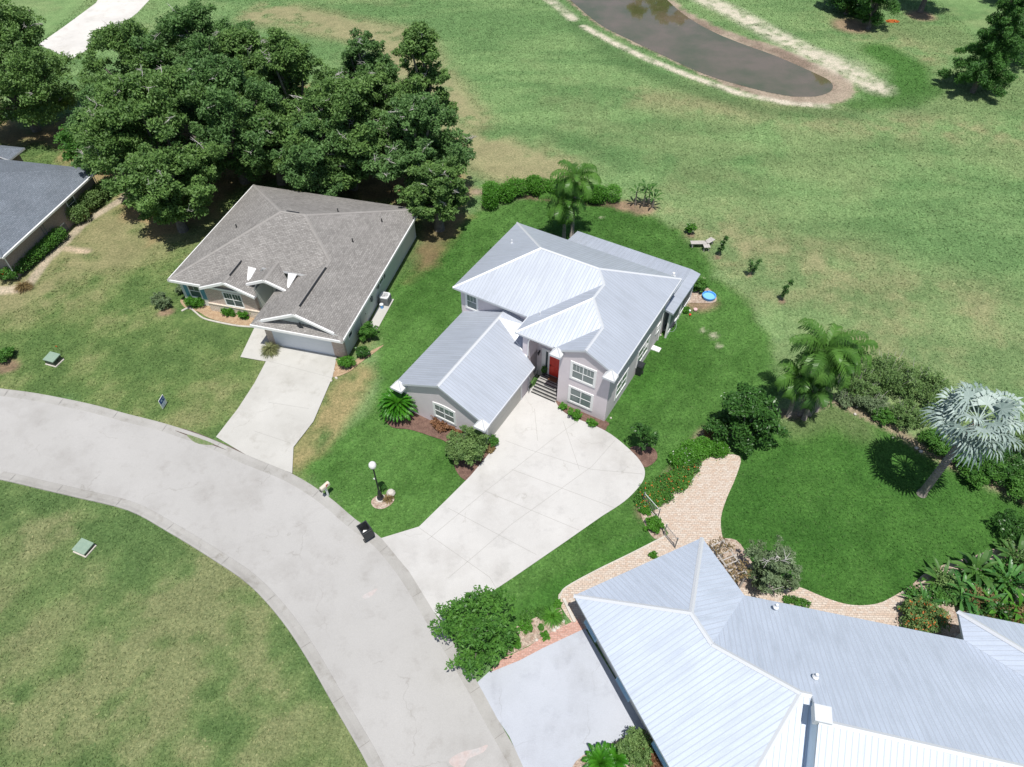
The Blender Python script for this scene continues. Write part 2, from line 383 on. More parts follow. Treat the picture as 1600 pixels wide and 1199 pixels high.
def hedge(name, label, cat, pxs, wd, h, leaf='mid', n=9000, size=.12, group=None, flowers=None, shell=.5, boxy=False, zc=None):
    P = [at(x, y, h * .5 if zc is None else zc) for x, y in pxs]; c = sum(P, Vector()) / len(P); t = thing(name, label, cat, (c.x, c.y, 0), 0, group); bl = []
    q = random.Random(int(pxs[0][0] + pxs[0][1] * 3))
    for a, b in zip(P[:-1], P[1:]):
        Ld = (b - a).length; k = max(2, int(Ld / (wd * (.28 if boxy else .42))))
        for i in range(k + 1):
            p = a.lerp(b, i / k) - c; j = 0.03 if boxy else .16
            bl.append((p.x + q.uniform(-j, j) * wd, p.y + q.uniform(-j, j) * wd, h * (.5 if boxy else q.uniform(.42, .58)), wd * .5 * q.uniform(.85, 1.15), wd * .5 * q.uniform(.85, 1.15), h * (.52 if boxy else q.uniform(.42, .6))))
    foliage('foliage', bl, n, size, L[leaf], t, shell=shell, flowers=flowers)
    mb = MB()
    for i in range(0, len(bl), 2):
        b = bl[i]; mb.tube([(b[0], b[1], -.03), (b[0] + .08, b[1] + .05, h * .35), (b[0] - .05, b[1] + .1, h * .6)], [.03, .02, .01], 4)
    mb.build('stem', M['bark'], t)
    return t
def frond_quads(base, az, el0, length, droop, nl=34, ll=.55, lw=.045, hang=.5, rw=.03, tw=0.0, stiff=False):
    """pinnate frond: rachis + leaflets, as list of quads"""
    out = []; p = Vector(base); N = 14; pts = []
    for i in range(N + 1):
        t = i / N; el = el0 - droop * t * t - droop * .25 * t; d = Vector((math.cos(az) * math.cos(el), math.sin(az) * math.cos(el), math.sin(el)))
        pts.append((p.copy(), d)); p = p + d * (length / N)
    side = Vector((-math.sin(az), math.cos(az), 0))
    for i in range(N):
        a, b = pts[i][0], pts[i + 1][0]; wdt = rw * (1 - .7 * i / N); out.append([a - side * wdt, a + side * wdt, b + side * wdt * .9, b - side * wdt * .9])
    for j in range(nl):
        t = .14 + .84 * j / nl; x = t * N; i = min(N - 1, int(x)); p = pts[i][0].lerp(pts[i + 1][0], x - i); d = pts[i][1]; up = side.cross(d) * -1
        if up.z < 0: up = -up
        l_ = ll * (math.sin(math.pi * min(1, t * .92 + .1)) ** .6 * .9 + .1) * rnd.uniform(.85, 1.1)
        for sgn in (-1, 1):
            dd = (side * sgn * (.9) + d * .55 + up * (.25 if not stiff else .35) + Vector((rnd.uniform(-.1, .1), rnd.uniform(-.1, .1), rnd.uniform(-.15, .1)))).normalized()
            m = p + dd * l_ * .5; e = m + (dd + Vector((0, 0, -hang * rnd.uniform(.7, 1.5)))).normalized() * l_ * .55
            wv = d * lw * .5
            out.append([p - wv, p + wv, m + wv, m - wv]); out.append([m - wv, m + wv, e + wv * .15, e - wv * .15])
    return out
def palm_crown(parent, top, nf, length, leaf, el=(-.35, 1.25), droop=(1.2, 1.9), nl=38, ll=.6, lw=.05, hang=.9, seed=1, dead=0, name='crown'):
    q = random.Random(seed); Q = []; vv = []
    for i in range(nf):
        f = (i + .5) / nf; az = i * 2.399963 + q.uniform(-.2, .2); e = el[1] + (el[0] - el[1]) * f
        fr = frond_quads(top, az, e, length * q.uniform(.85, 1.08), q.uniform(*droop) * (.75 + .25 * f), nl, ll, lw, hang)
        Q += fr; s = q.random(); vv += [min(1, max(0, .15 + .7 * s + q.uniform(-.15, .15))) for _ in fr]
    o = quads(name, np.array([[tuple(v) for v in k] for k in Q]), L[leaf], parent, np.array(vv))
    if dead:
        Q = []
        for i in range(dead): Q += frond_quads(Vector(top) - Vector((0, 0, .15)), q.uniform(0, 6.28), -.5, length * .6, .9, 16, ll * .5, lw, 1.5)
        quads('dead_frond', np.array([[tuple(v) for v in k] for k in Q]), L['dead'], parent)
    return o
def fan_quads(c, nrm, axis, rad, ns=26, span=5.2, droop=.25, q=rnd):
    """palmate leaf; axis = direction the leaf points"""
    nrm = nrm.normalized(); axis = (axis - nrm * axis.dot(nrm)).normalized(); b = nrm.cross(axis); out = []
    for i in range(ns):
        a = -span / 2 + span * (i + .5) / ns; da = span / ns * .5; r = rad * (.78 + .22 * math.cos(a * .5)) * q.uniform(.88, 1.08)
        def D(x): return axis * math.cos(x) + b * math.sin(x)
        up = nrm * r * .045 * (1 if i % 2 else -1)
        m0 = c + D(a - da) * r * .42; m1 = c + D(a + da) * r * .42; mc = c + D(a) * r * .5 + up
        k = c + D(a) * r * .72 + up + Vector((0, 0, -droop * r * .12)); tip = c + D(a + q.uniform(-.04, .04)) * r + Vector((0, 0, -droop * r * q.uniform(.5, 1.4)))
        wv = D(a + math.pi / 2) * r * .056
        out.append([c, m0, mc, m1]); out.append([mc - wv * 1.1, mc + wv * 1.1, k + wv, k - wv]); out.append([k - wv, k + wv, tip + wv * .15, tip - wv * .15])
    return out
def paddle(base, az, el, length, wd, droop=.8, pet=.4):
    """broad leaf on a petiole, bent; quads in two halves"""
    out = []; p = Vector(base); N = 7; pts = []; tot = length * (1 + pet)
    for i in range(N + 1):
        e = el - droop * (i / N) ** 1.5; d = Vector((math.cos(az) * math.cos(e), math.sin(az) * math.cos(e), math.sin(e))); pts.append(p.copy()); p = p + d * tot / N
    side = Vector((-math.sin(az), math.cos(az), 0)); st = pet / (1 + pet)
    def wd_(t): return 0.018 if t < st else max(.01, wd * .5 * math.sin(math.pi * min(1, ((t - st) / (1 - st)) * .93 + .07)) ** .7)
    for i in range(N):
        a, b = pts[i], pts[i + 1]; wa, wb = wd_(i / N), wd_((i + 1) / N); u = Vector((0, 0, .22))
        out.append([a, a + side * wa + u * wa, b + side * wb + u * wb, b]); out.append([a, b, b - side * wb + u * wb, a - side * wa + u * wa])
    return out
def Q2(name, Q, m, parent=None, var=None, loc=None): return quads(name, np.array([[tuple(v) for v in k] for k in Q]), m, parent, var, loc=loc)

# ================================================================= GROUND (its own colours only: kinds of grass, soil, sand)
def vnoise(X, Y, sc_, seed):
    g = np.random.default_rng(seed).random((256, 256)); x = X / sc_ + 1000.3; y = Y / sc_ + 1000.7
    xi = np.floor(x).astype(int); yi = np.floor(y).astype(int); fx = x - xi; fy = y - yi; fx = fx * fx * (3 - 2 * fx); fy = fy * fy * (3 - 2 * fy)
    G_ = lambda a, b: g[a % 256, b % 256]
    return (G_(xi, yi) * (1 - fx) + G_(xi + 1, yi) * fx) * (1 - fy) + (G_(xi, yi + 1) * (1 - fx) + G_(xi + 1, yi + 1) * fx) * fy
def fbm(X, Y, sc_, seed, o=4):
    s = 0; a = 1; t = 0
    for i in range(o): s = s + a * vnoise(X + 13.7 * i, Y - 7.1 * i, sc_ / 2 ** i, seed + i); t += a; a *= .55
    return s / t
def W(pxs, z=0.0): return [tuple(at(x, y, z)[:2]) for x, y in pxs]
def smooth(pts, k=6, closed=False):
    """Catmull-Rom through the points"""
    P = [Vector(p) for p in pts]; n = len(P); out = []
    rng_ = range(n if closed else n - 1)
    for i in rng_:
        p0 = P[(i - 1) % n] if (closed or i > 0) else P[i]; p1 = P[i]; p2 = P[(i + 1) % n]; p3 = P[(i + 2) % n] if (closed or i + 2 < n) else p2
        for j in range(k):
            t = j / k; out.append(.5 * ((2 * p1) + (p2 - p0) * t + (2 * p0 - 5 * p1 + 4 * p2 - p3) * t * t + (3 * p1 - p0 - 3 * p2 + p3) * t ** 3))
    if not closed: out.append(P[-1])
    return [tuple(p) for p in out]
def inside(poly, X, Y):
    r = np.zeros(X.shape, bool); n = len(poly)
    for i in range(n):
        x1, y1 = poly[i]; x2, y2 = poly[(i + 1) % n]
        if y1 == y2: continue
        c = ((y1 > Y) != (y2 > Y)) & (X < (x2 - x1) * (Y - y1) / (y2 - y1) + x1); r ^= c
    return r
def dline(poly, X, Y, closed=False):
    d = np.full(X.shape, 1e9); n = len(poly)
    for i in range(n if closed else n - 1):
        x1, y1 = poly[i]; x2, y2 = poly[(i + 1) % n]; dx, dy = x2 - x1, y2 - y1; L2 = dx * dx + dy * dy + 1e-9
        t = np.clip(((X - x1) * dx + (Y - y1) * dy) / L2, 0, 1); d = np.minimum(d, np.hypot(X - x1 - t * dx, Y - y1 - t * dy))
    return d
def sdist(poly, X, Y):
    d = dline(poly, X, Y, True); return np.where(inside(poly, X, Y), d, -d)
def sstep(a, b, x): t = np.clip((x - a) / (b - a), 0, 1); return t * t * (3 - 2 * t)

GX = np.arange(-78, 82, .28); GY = np.arange(3, 112, .28); X, Y = np.meshgrid(GX, GY)
n1 = fbm(X, Y, 7, 1); n2 = fbm(X, Y, 2.4, 20); n3 = fbm(X, Y, 16, 40); n4 = fbm(X, Y, .9, 60, 3); nw = fbm(X * .45, Y * 1.6, 5, 80)
C3 = lambda c: np.array(c)[None, None, :] * np.ones(X.shape)[..., None]
def blend(A, B, f): return A * (1 - f[..., None]) + B * f[..., None]
patch = lambda lo, hi, a=1.: sstep(lo, hi, n1 * .5 + n2 * .3 + n4 * .2) * a
# fairway behind
field = blend(C3((.112, .206, .078)), C3((.160, .260, .106)), sstep(.35, .65, nw))
tanmask = sstep(.47, .62, n3 * .45 + n1 * .35 + n2 * .2)
def near(pxs, r0, r1): return 1 - sstep(r0, r1, dline(W(pxs), X, Y))
dry = np.clip(tanmask * .20 + .85 * near([(420, 20), (620, 60), (700, 170), (770, 245), (840, 265)], 1.5, 6) * patch(.34, .54) + .9 * near([(1120, 350), (1250, 410), (1400, 480), (1560, 520)], 2, 11) * (.25 + .75 * sstep(.36, .66, n2 * .4 + n1 * .35 + n4 * .25)) * .72 + .5 * near([(1000, 150), (1300, 190), (1600, 210)], 0, 5) * patch(.44, .6) + .5 * near([(1300, 40), (1450, 90)], 0, 7) * patch(.36, .55), 0, .9)
field = blend(field, C3((.255, .235, .135)), dry)
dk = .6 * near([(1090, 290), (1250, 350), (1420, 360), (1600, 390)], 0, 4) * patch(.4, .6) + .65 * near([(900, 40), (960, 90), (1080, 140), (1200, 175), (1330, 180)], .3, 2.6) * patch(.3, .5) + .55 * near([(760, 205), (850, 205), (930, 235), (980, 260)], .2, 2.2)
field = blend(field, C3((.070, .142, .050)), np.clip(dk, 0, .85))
G_ = field
# left neighbour's lawn
lawnL = blend(C3((.078, .138, .042)), C3((.125, .185, .062)), patch(.35, .6)); lawnL = blend(lawnL, C3((.225, .210, .115)), patch(.46, .66, .55) + .35 * near([(60, 430), (230, 330)], 2, 8) * patch(.4, .55))
m = sdist(W([(-300, 640), (-300, 330), (-60, 230), (100, 190), (420, 200), (690, 300), (650, 420), (560, 560), (520, 640), (470, 740), (300, 700), (100, 630)]), X, Y)
G_ = blend(G_, lawnL, sstep(-1, 1, m + (n2 - .5) * 3))
# strip between left house and the drive, patchy
m = near([(560, 590), (520, 650), (480, 720)], .6, 1.9); G_ = blend(G_, blend(C3((.085, .15, .045)), C3((.26, .215, .11)), patch(.4, .55)), m * .9)
# lot across the street
lawnB = blend(C3((.078, .138, .046)), C3((.122, .178, .066)), patch(.35, .6)); lawnB = blend(lawnB, C3((.190, .196, .104)), np.clip(patch(.43, .62, .6) * sstep(.38, .6, n3) + patch(.5, .62, .4), 0, .65))
m = sdist(W([(-400, 700), (0, 740), (200, 780), (400, 900), (520, 1060), (620, 1300), (-300, 1300)]), X, Y); G_ = blend(G_, lawnB, sstep(-.2, .2, m))
# watered lawn of the grey house
lush = blend(C3((.043, .115, .021)), C3((.066, .154, .034)), patch(.36, .6)); lush = blend(lush, C3((.034, .118, .014)), .55 * near([(1040, 520), (1000, 600)], 0, 3.5) * patch(.36, .5))
lush = blend(lush, C3((.085, .185, .045)), np.clip(patch(.54, .70, .45) + .45 * near([(700, 450), (650, 520)], 0, .8) * patch(.4, .5), 0, .7))
lotpx = [(460, 740), (520, 690), (575, 640), (585, 560), (590, 470), (640, 410), (740, 330), (830, 300), (960, 310), (1040, 345), (1100, 390), (1120, 430), (1170, 470), (1210, 540), (1230, 620), (1150, 700), (1080, 760), (1020, 850), (880, 920), (860, 960), (800, 970), (700, 960), (560, 830)]
st_ = np.sin((X * math.cos(R(149.5)) + Y * math.sin(R(149.5))) * 2 * math.pi / 1.1 + n2 * 3); lush = lush * (1 + .045 * st_)[..., None]
m = sdist(W(lotpx), X, Y); lm = sstep(-.5, 1.0, m + (n2 - .5) * 1.8 + (n4 - .5)); G_ = blend(G_, lush, lm)
# lawn of the pale roofed house, darker and even
lawnR = blend(C3((.036, .108, .018)), C3((.050, .132, .025)), patch(.35, .6)); lawnR = blend(lawnR, C3((.125, .175, .070)), .8 * near([(1240, 665), (1300, 645), (1340, 670)], .2, 2.0) * patch(.36, .5))
m = sdist(W([(1150, 700), (1200, 662), (1250, 652), (1300, 630), (1360, 660), (1440, 707), (1490, 735), (1600, 790), (1720, 850), (1700, 1000), (1130, 960), (1120, 800)]), X, Y); G_ = blend(G_, lawnR, sstep(-.3, .3, m + (n4 - .5)))
m = sdist(W([(780, 960), (870, 900), (1010, 830), (1050, 870), (880, 960), (860, 1000), (790, 1010)]), X, Y); G_ = blend(G_, lawnR * 1.12, sstep(-.3, .3, m))
# leaf litter under the oaks
m = sdist(W([(-100, 230), (-60, 130), (60, 200), (170, 150), (330, 110), (560, 140), (690, 210), (740, 290), (720, 340), (690, 420), (640, 440), (640, 330), (400, 285), (300, 360), (235, 380), (170, 300), (60, 230)]), X, Y)
G_ = blend(G_, blend(C3((.17, .120, .070)), C3((.28, .20, .11)), patch(.38, .6)), sstep(-.6, 1.6, m + (n2 - .5) * 4) * .85)
G_ = blend(G_, C3((.30, .235, .15)), .8 * near([(690, 330), (730, 300)], .3, 1.7) * patch(.36, .5)); G_ = blend(G_, C3((.26, .21, .125)), near([(655, 395), (650, 410)], .1, 1.4) * patch(.4, .55))
# path of bare sand by the far-left house, little dug patch
for pl, r0, r1, c in (([(215, 290), (190, 312), (135, 345), (105, 375), (70, 410), (40, 450), (-20, 455)], .28, .6, (.37, .32, .25)), ([(103, 388), (120, 391), (136, 393)], .15, .55, (.38, .31, .23)), ([(-10, 455), (30, 452)], .3, .7, (.42, .36, .28))):
    G_ = blend(G_, C3(c) * (.85 + .3 * n4)[..., None], near(pl, r0, r1))
# pond: banks, sand, mud
pond = smooth(W([(820, -60), (880, -10), (935, 36), (985, 62), (1040, 88), (1100, 115), (1170, 136), (1230, 149), (1275, 150), (1299, 141), (1298, 127), (1270, 112), (1210, 86), (1160, 68), (1110, 47), (1066, 20), (1020, -20), (960, -60)]), 5, True)
dp = sdist(pond, X, Y); mud = blend(C3((.20, .155, .125)), C3((.30, .25, .20)), patch(.35, .6))
G_ = blend(G_, C3((.055, .145, .030)), .95 * near([(1375, 145), (1425, 135), (1420, 105), (1375, 80)], 1.2, 3.6) * patch(.2, .4))
G_ = blend(G_, C3((.055, .135, .032)), .8 * near([(1340, 165), (1420, 160), (1460, 140)], .5, 2.2) * patch(.25, .4))
mw = np.where(Y > 0, .9 + 1.9 * sstep(20, 34, X) * sstep(1.0, 0., (X - 44) / 6), 1.6)
G_ = blend(G_, mud, sstep(-mw, -mw + .9, dp + (n4 - .5) * 1.2))
for pl, r0, r1, a in (([(850, -5), (872, 10), (895, 30)], .25, .8, .9), ([(912, 42), (960, 68), (1010, 92), (1080, 120), (1150, 145), (1220, 160), (1290, 166)], .22, .62, .95), ([(1060, -20), (1150, 22), (1210, 55), (1280, 90), (1340, 120), (1372, 138)], .5, 1.9, .9), ([(1290, 90), (1330, 105)], .4, 2.2, .4)):
    G_ = blend(G_, C3((.50, .46, .39)), near(pl, r0, r1 * 1.5) * a * np.clip(.45 + .6 * sstep(.34, .56, n4 * .6 + n2 * .4), 0, 1))
# soil rings / beds in the far lawn
for (cx_, cy_, r_) in ((1005, 325, 1.5), (975, 322, 1.1), (1080, 367, .4), (1122, 402, .35), (1170, 430, .35), (1222, 470, .35), (1092, 470, 1.6), (1440, 25, 2.2), (1330, 40, 3), (12, 572, .9), (258, 488, .7)):
    c_ = at(cx_, cy_); G_ = blend(G_, C3((.23, .155, .115)) * (.65 + .7 * n4)[..., None], .85 - .85 * sstep(r_ * .55, r_ * 1.2, np.hypot(X - c_.x, Y - c_.y) + (n4 - .5) * .5))
for pl, r in (([(1195, 640), (1240, 650), (1300, 624), (1332, 640), (1360, 653), (1400, 673), (1440, 700), (1490, 727), (1533, 747), (1620, 790)], .55), ([(745, 300), (960, 320)], .7), ([(1150, 665), (1105, 680), (1060, 740), (1010, 800)], .9)):
    G_ = blend(G_, blend(C3((.12, .085, .06)), C3((.28, .22, .17)), patch(.42, .6)), near(pl, r * .4, r * 1.1) * .85)
for (cx_, cy_, r_) in ((1098, 517, .28), (1115, 525, .4), (1123, 541, .3), (940, 340, .2), (1095, 435, .2)):
    c_ = at(cx_, cy_); G_ = blend(G_, C3((.36, .36, .27)), .8 * (1 - sstep(r_ * .5, r_ * 1.2, np.hypot(X - c_.x, Y - c_.y))))
G_ = G_ * (.84 + .32 * n4)[..., None]
Z = (n3 - .5) * .0; Z = np.where(dp > 0, -np.clip(dp * .5, 0, .9) - .05, np.where(dp > -1.2, -.05 * (dp + 1.2) / 1.2, 0.0))
me = bpy.data.meshes.new('ground'); H_, W_ = X.shape; V = np.stack([X, Y, Z], -1).reshape(-1, 3)
ii = np.arange(H_ * W_).reshape(H_, W_); F = np.stack([ii[:-1, :-1], ii[:-1, 1:], ii[1:, 1:], ii[1:, :-1]], -1).reshape(-1, 4)
me.vertices.add(len(V)); me.vertices.foreach_set('co', V.astype(np.float32).ravel()); me.loops.add(F.size); me.loops.foreach_set('vertex_index', F.astype(np.int32).ravel())
me.polygons.add(len(F)); me.polygons.foreach_set('loop_start', np.arange(0, F.size, 4, dtype=np.int32)); me.polygons.foreach_set('use_smooth', np.ones(len(F), bool))
ca = me.attributes.new('soil', 'FLOAT_COLOR', 'POINT'); ca.data.foreach_set('color', np.concatenate([np.clip(G_, 0, 1), np.ones(X.shape + (1,))], -1).astype(np.float32).ravel())
me.update(calc_edges=True)
gm = mat('grass_ground', (.1, .2, .06), .95, 0, .2); t = NT(gm); v = t.coord()
a = t.n('ShaderNodeAttribute', attribute_name='soil').outputs['Color']
f1 = t.noise(v, 5.0, 7, .8); f2 = t.noise(v, 1.3, 6, .75); f3 = t.noise(v, 13, 4, .8); f4 = t.noise(v, 3.1, 7, .8)
c = t.mix(1, a, t.ramp(f1, [(.33, (.50, .55, .5)), (.5, (1, 1, 1)), (.67, (1.55, 1.42, 1.5))]), 'MULTIPLY')
c = t.mix(1, c, t.ramp(f3, [(.33, (.68, .70, .66)), (.67, (1.36, 1.3, 1.3))]), 'MULTIPLY')
c = t.mix(1, c, t.ramp(f2, [(.33, (.84, .88, .82)), (.66, (1.14, 1.12, 1.1))]), 'MULTIPLY')
c = t.mix(t.ramp(f4, [(.56, (0, 0, 0)), (.72, (.32, .32, .32))]), c, (.22, .24, .13)); t.l(c, t.b.inputs['Base Color']); t.bump(f1, .7, .05)
me.materials.append(gm); g = bpy.data.objects.new('ground', me); col.objects.link(g); tag(g, kind='structure')
mb = MB(); mb.prism([(-900, -600), (900, -600), (900, 1200), (-900, 1200)], -1.6, -1.5); fg = mb.build('far_ground', noisy('far_grass', (.10, .19, .07), (.16, .2, .09), .05, .95, 0, 2, .2)); tag(fg, kind='structure')

def sheet(name, poly, z, m, sub=None):
    mb = MB(); bm_ = bmesh.new(); vs = [bm_.verts.new((p[0], p[1], z)) for p in poly]; f = bm_.faces.new(vs); bm_.normal_update()
    if f.normal.z < 0: f.normal_flip()
    bmesh.ops.triangulate(bm_, faces=[f]); me = bpy.data.meshes.new(name); bm_.to_mesh(me); bm_.free(); me.materials.append(m)
    uv = me.uv_layers.new(name='UVMap')
    for l in me.loops: uv.data[l.index].uv = me.vertices[l.vertex_index].co[:2]
    o = bpy.data.objects.new(name, me); col.objects.link(o); return tag(o, kind='structure')
# water
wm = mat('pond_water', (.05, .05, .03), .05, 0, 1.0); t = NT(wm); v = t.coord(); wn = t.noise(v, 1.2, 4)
t.l(t.ramp(t.noise(v, .12, 4), [(.38, (.085, .092, .036)), (.60, (.155, .122, .080))]), t.b.inputs['Base Color']); t.bump(wn, .04, .02); t.b.inputs['IOR'].default_value = 1.9  # olive noise stands in for tree reflections, brown base for sky reflection
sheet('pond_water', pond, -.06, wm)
# concretes
def concrete(name, c1, c2, stain, scale=.35, joints=None):
    m = mat(name, c1, .9, 0, .3); t = NT(m); v = t.coord()
    a = t.noise(v, scale, 6, .6); f = t.noise(v, 22, 3); s = t.noise(v, .9, 6, .7); sp = t.n('ShaderNodeTexVoronoi', i_Vector=v, i_Scale=1.3).outputs[0]
    c = t.ramp(a, [(.3, c1), (.7, c2)]); c = t.mix(1, c, t.ramp(s, [(.28, stain), (.46, (1, 1, 1))]), 'MULTIPLY')
    c = t.mix(1, c, t.ramp(f, [(.3, (.93,) * 3), (.7, (1.06,) * 3)]), 'MULTIPLY'); c = t.mix(1, c, t.ramp(sp, [(.0, (.72, .7, .66)), (.035, (1, 1, 1))]), 'MULTIPLY')
    big = t.noise(v, .22, 5, .65); c = t.mix(1, c, t.ramp(big, [(.30, (.86, .85, .84)), (.5, (1, 1, 1)), (.75, (1.05, 1.05, 1.05))]), 'MULTIPLY')
    wv = t.n('ShaderNodeVectorMath', operation='ADD', i_0=v); nn = t.n('ShaderNodeTexNoise', i_Vector=v, i_Scale=.9, i_Detail=4.0); sc_ = t.n('ShaderNodeVectorMath', operation='SCALE', i_0=nn.outputs['Color']); sc_.inputs['Scale'].default_value = 1.6; t.l(sc_.outputs[0], wv.inputs[1])
    ck = t.n('ShaderNodeTexVoronoi', feature='DISTANCE_TO_EDGE', i_Vector=wv.outputs[0], i_Scale=.16).outputs[0]; gate = t.noise(v, .3, 2)
    c = t.mix(t.ramp(gate, [(.5, (0, 0, 0)), (.56, (1, 1, 1))]), c, t.mix(1, c, t.ramp(ck, [(.0, (.82, .81, .79)), (.005, (1, 1, 1))]), 'MULTIPLY'))
    t.l(c, t.b.inputs['Base Color']); t.bump(f, .15, .01); return m
CR = concrete('road_concrete', (.375, .366, .352), (.43, .421, .408), (.88, .87, .86), .10)
CG = concrete('gutter_concrete', (.33, .32, .30), (.40, .39, .37), (.72, .70, .67), .5)
CD = concrete('drive_concrete', (.475, .465, .448), (.54, .53, .513), (.87, .87, .87), .25)
CD2 = concrete('drive_concrete_warm', (.44, .43, .40), (.505, .495, .465), (.84, .83, .81), .25)
CB = concrete('drive_painted', (.41, .432, .475), (.46, .482, .53), (.86, .86, .87), .2)
CS = concrete('shell_path', (.55, .53, .50), (.64, .62, .58), (.85, .83, .8), .3)
outer = smooth([(-62, 52)] + W([(-60, 600), (0, 608), (60, 616), (140, 632), (200, 648), (262, 664), (330, 687), (385, 712), (456, 741), (512, 776), (555, 812), (596, 842), (640, 895), (678, 957), (720, 1024), (750, 1074), (780, 1128), (820, 1199), (860, 1290)]), 4)
inner = smooth([(-62, 42)] + W([(-60, 742), (0, 750), (60, 764), (120, 778), (200, 798), (260, 830), (330, 873), (390, 915), (440, 970), (480, 1030), (520, 1100), (555, 1160), (576, 1199), (620, 1290)]), 4)
sheet('road', outer + inner[::-1], .012, CR)
def kerb(name, line, sgn):
    P = [Vector(p) for p in line]; prof = [(-.02, -.02), (0, .075), (.10, .07), (.30, .026), (.62, .022), (.66, .0)]; rings = []
    for i, p in enumerate(P):
        d = (P[min(i + 1, len(P) - 1)] - P[max(i - 1, 0)]).normalized(); n = Vector((-d.y, d.x)) * sgn
        rings.append([(p.x + n.x * a, p.y + n.y * a, b) for a, b in prof])
    mb = MB()
    for r0, r1 in zip(rings[:-1], rings[1:]):
        for k in range(len(prof) - 1): mb.face([r0[k], r0[k + 1], r1[k + 1], r1[k]])
    tag(mb.build(name, CG), kind='structure')
    mb = MB()                                     # the joints across it
    for i in range(4, len(P) - 3, 5):
        d = (P[i + 1] - P[i - 1]).normalized(); n = Vector((-d.y, d.x)) * sgn; p = P[i]
        mb.face([(*(p + n * .02 - d * .012), .081), (*(p + n * .02 + d * .012), .081), (*(p + n * .60 + d * .012), .028), (*(p + n * .60 - d * .012), .028)])
    tag(mb.build('kerb_joint', mat('joint', (.22, .21, .20), .95)), kind='structure')
kerb('kerb', outer, -1); kerb('kerb', inner, 1)
JM = mat('joint_dark', (.33, .32, .30), .95)
def strips(name, lines, wd, z, m):
    mb = MB()
    for ln in lines:
        P = [Vector(p) for p in W(ln)]
        for a, b in zip(P[:-1], P[1:]):
            d = (b - a).normalized(); n = Vector((-d.y, d.x)) * wd / 2
            mb.face([(*(a - n), z), (*(b - n), z), (*(b + n), z), (*(a + n), z)])
    return tag(mb.build(name, m), kind='structure')
# driveway of the grey house
dmain = W([(596, 842), (655, 824), (700, 780), (735, 745), (770, 703), (762, 672), (800, 632), (834, 604), (871, 616), (868, 629)]) + smooth(W([(868, 629), (885, 648), (945, 674), (985, 705), (1004, 728), (1007, 745), (998, 762), (975, 785), (940, 808)]), 5) + W([(880, 850), (800, 905), (762, 930)]) + smooth(W([(762, 930), (735, 945), (712, 960), (694, 975)]), 4) + W([(678, 957), (640, 895)])
sheet('driveway', dmain, .084, CD)
strips('driveway_joint', [[(655, 826), (765, 903), (775, 920)], [(700, 795), (838, 868)], [(668, 845), (760, 768), (860, 690), (905, 657)], [(700, 905), (800, 820), (925, 730), (960, 690)], [(757, 768), (905, 830)], [(800, 735), (960, 795)], [(790, 690), (830, 705), (925, 735), (1003, 742)], [(880, 660), (890, 690), (905, 735)], [(835, 640), (840, 690)]], .022, .089, JM)
dleft = W([(338, 684), (372, 640), (398, 600), (416, 566), (432, 538), (527, 556), (520, 590), (490, 660), (459, 700), (457, 741), (385, 712)]); sheet('driveway', dleft, .084, CD2)
strips('driveway_joint', [[(420, 630), (483, 640)], [(398, 675), (455, 694)], [(421, 566), (520, 592)]], .022, .089, JM)
sheet('walkway', W([(376, 559), (398, 513), (403, 500), (436, 506), (432, 538), (416, 566)]), .076, CD2)
sheet('side_walk', W([(576, 512), (596, 470), (616, 468), (590, 515)]), .05, CD2)
dbig = W([(820, 1205), (796, 1152), (777, 1124), (762, 1096), (746, 1067), (765, 1050), (812, 1030), (850, 1010), (912, 980), (960, 1060), (1010, 1140), (1060, 1230), (870, 1290), (855, 1290)]); sheet('driveway', dbig, .084, CB)
sheet('brick_border', W([(905, 967), (850, 995), (825, 1012), (790, 1028), (772, 1040), (765, 1052), (812, 1033), (850, 1013), (914, 983)]), .094, M['paver_red'])
pv = smooth(W([(872, 938), (885, 918), (930, 893), (985, 866), (1040, 838), (1040, 828), (1020, 792), (1045, 766), (1075, 742), (1098, 722), (1120, 712), (1156, 714), (1150, 745), (1135, 780), (1126, 812), (1130, 845), (1145, 875), (1180, 905), (1240, 915), (1290, 935), (1330, 946), (1370, 944), (1400, 930), (1440, 908), (1460, 925), (1420, 990), (1230, 990), (1100, 930), (960, 960), (915, 985), (895, 975)]), 3, True)
sheet('paver_path', pv, .05, M['paver'])
mb = MB(); e = smooth(W([(872, 940), (876, 930), (885, 918), (930, 893), (985, 866), (1040, 838)]), 4)
mb.tube([(p[0], p[1], .05) for p in e], .05, 6); tag(mb.build('path_edging', M['conc_edge']), kind='structure')
# top-left cart path
sheet('cart_path', W([(245, -12), (215, 20), (180, 48), (140, 76), (112, 93), (60, 70), (100, 42), (150, 5), (160, -12), (190, -60), (290, -60)]), .02, CS)
# mulch
MU = noisy('mulch', (.11, .062, .048), (.185, .112, .085), 3, .98, .8, 16, .5); MUL = noisy('mulch_tan', (.33, .22, .135), (.42, .31, .20), 3, .98, .8, 16, .4)
MUR = noisy('mulch_rocky', (.30, .21, .16), (.45, .38, .31), 5, .98, .8, 14, .5)
def bed(name, pxs, m, z=.03): return sheet(name, smooth(W(pxs), 4, True), z, m)
bed('mulch_bed', [(868, 628), (880, 628), (946, 658), (948, 668), (940, 673), (900, 655), (880, 645), (868, 634)], MU, .06)
bed('mulch_bed', [(600, 650), (620, 640), (650, 640), (720, 655), (765, 675), (780, 695), (775, 718), (758, 745), (730, 752), (712, 735), (700, 695), (672, 682), (640, 672), (612, 668)], MU, .05)
bed('mulch_bed', [(985, 700), (1004, 698), (1022, 702), (1027, 716), (1016, 728), (1003, 730), (990, 714)], MU, .05)
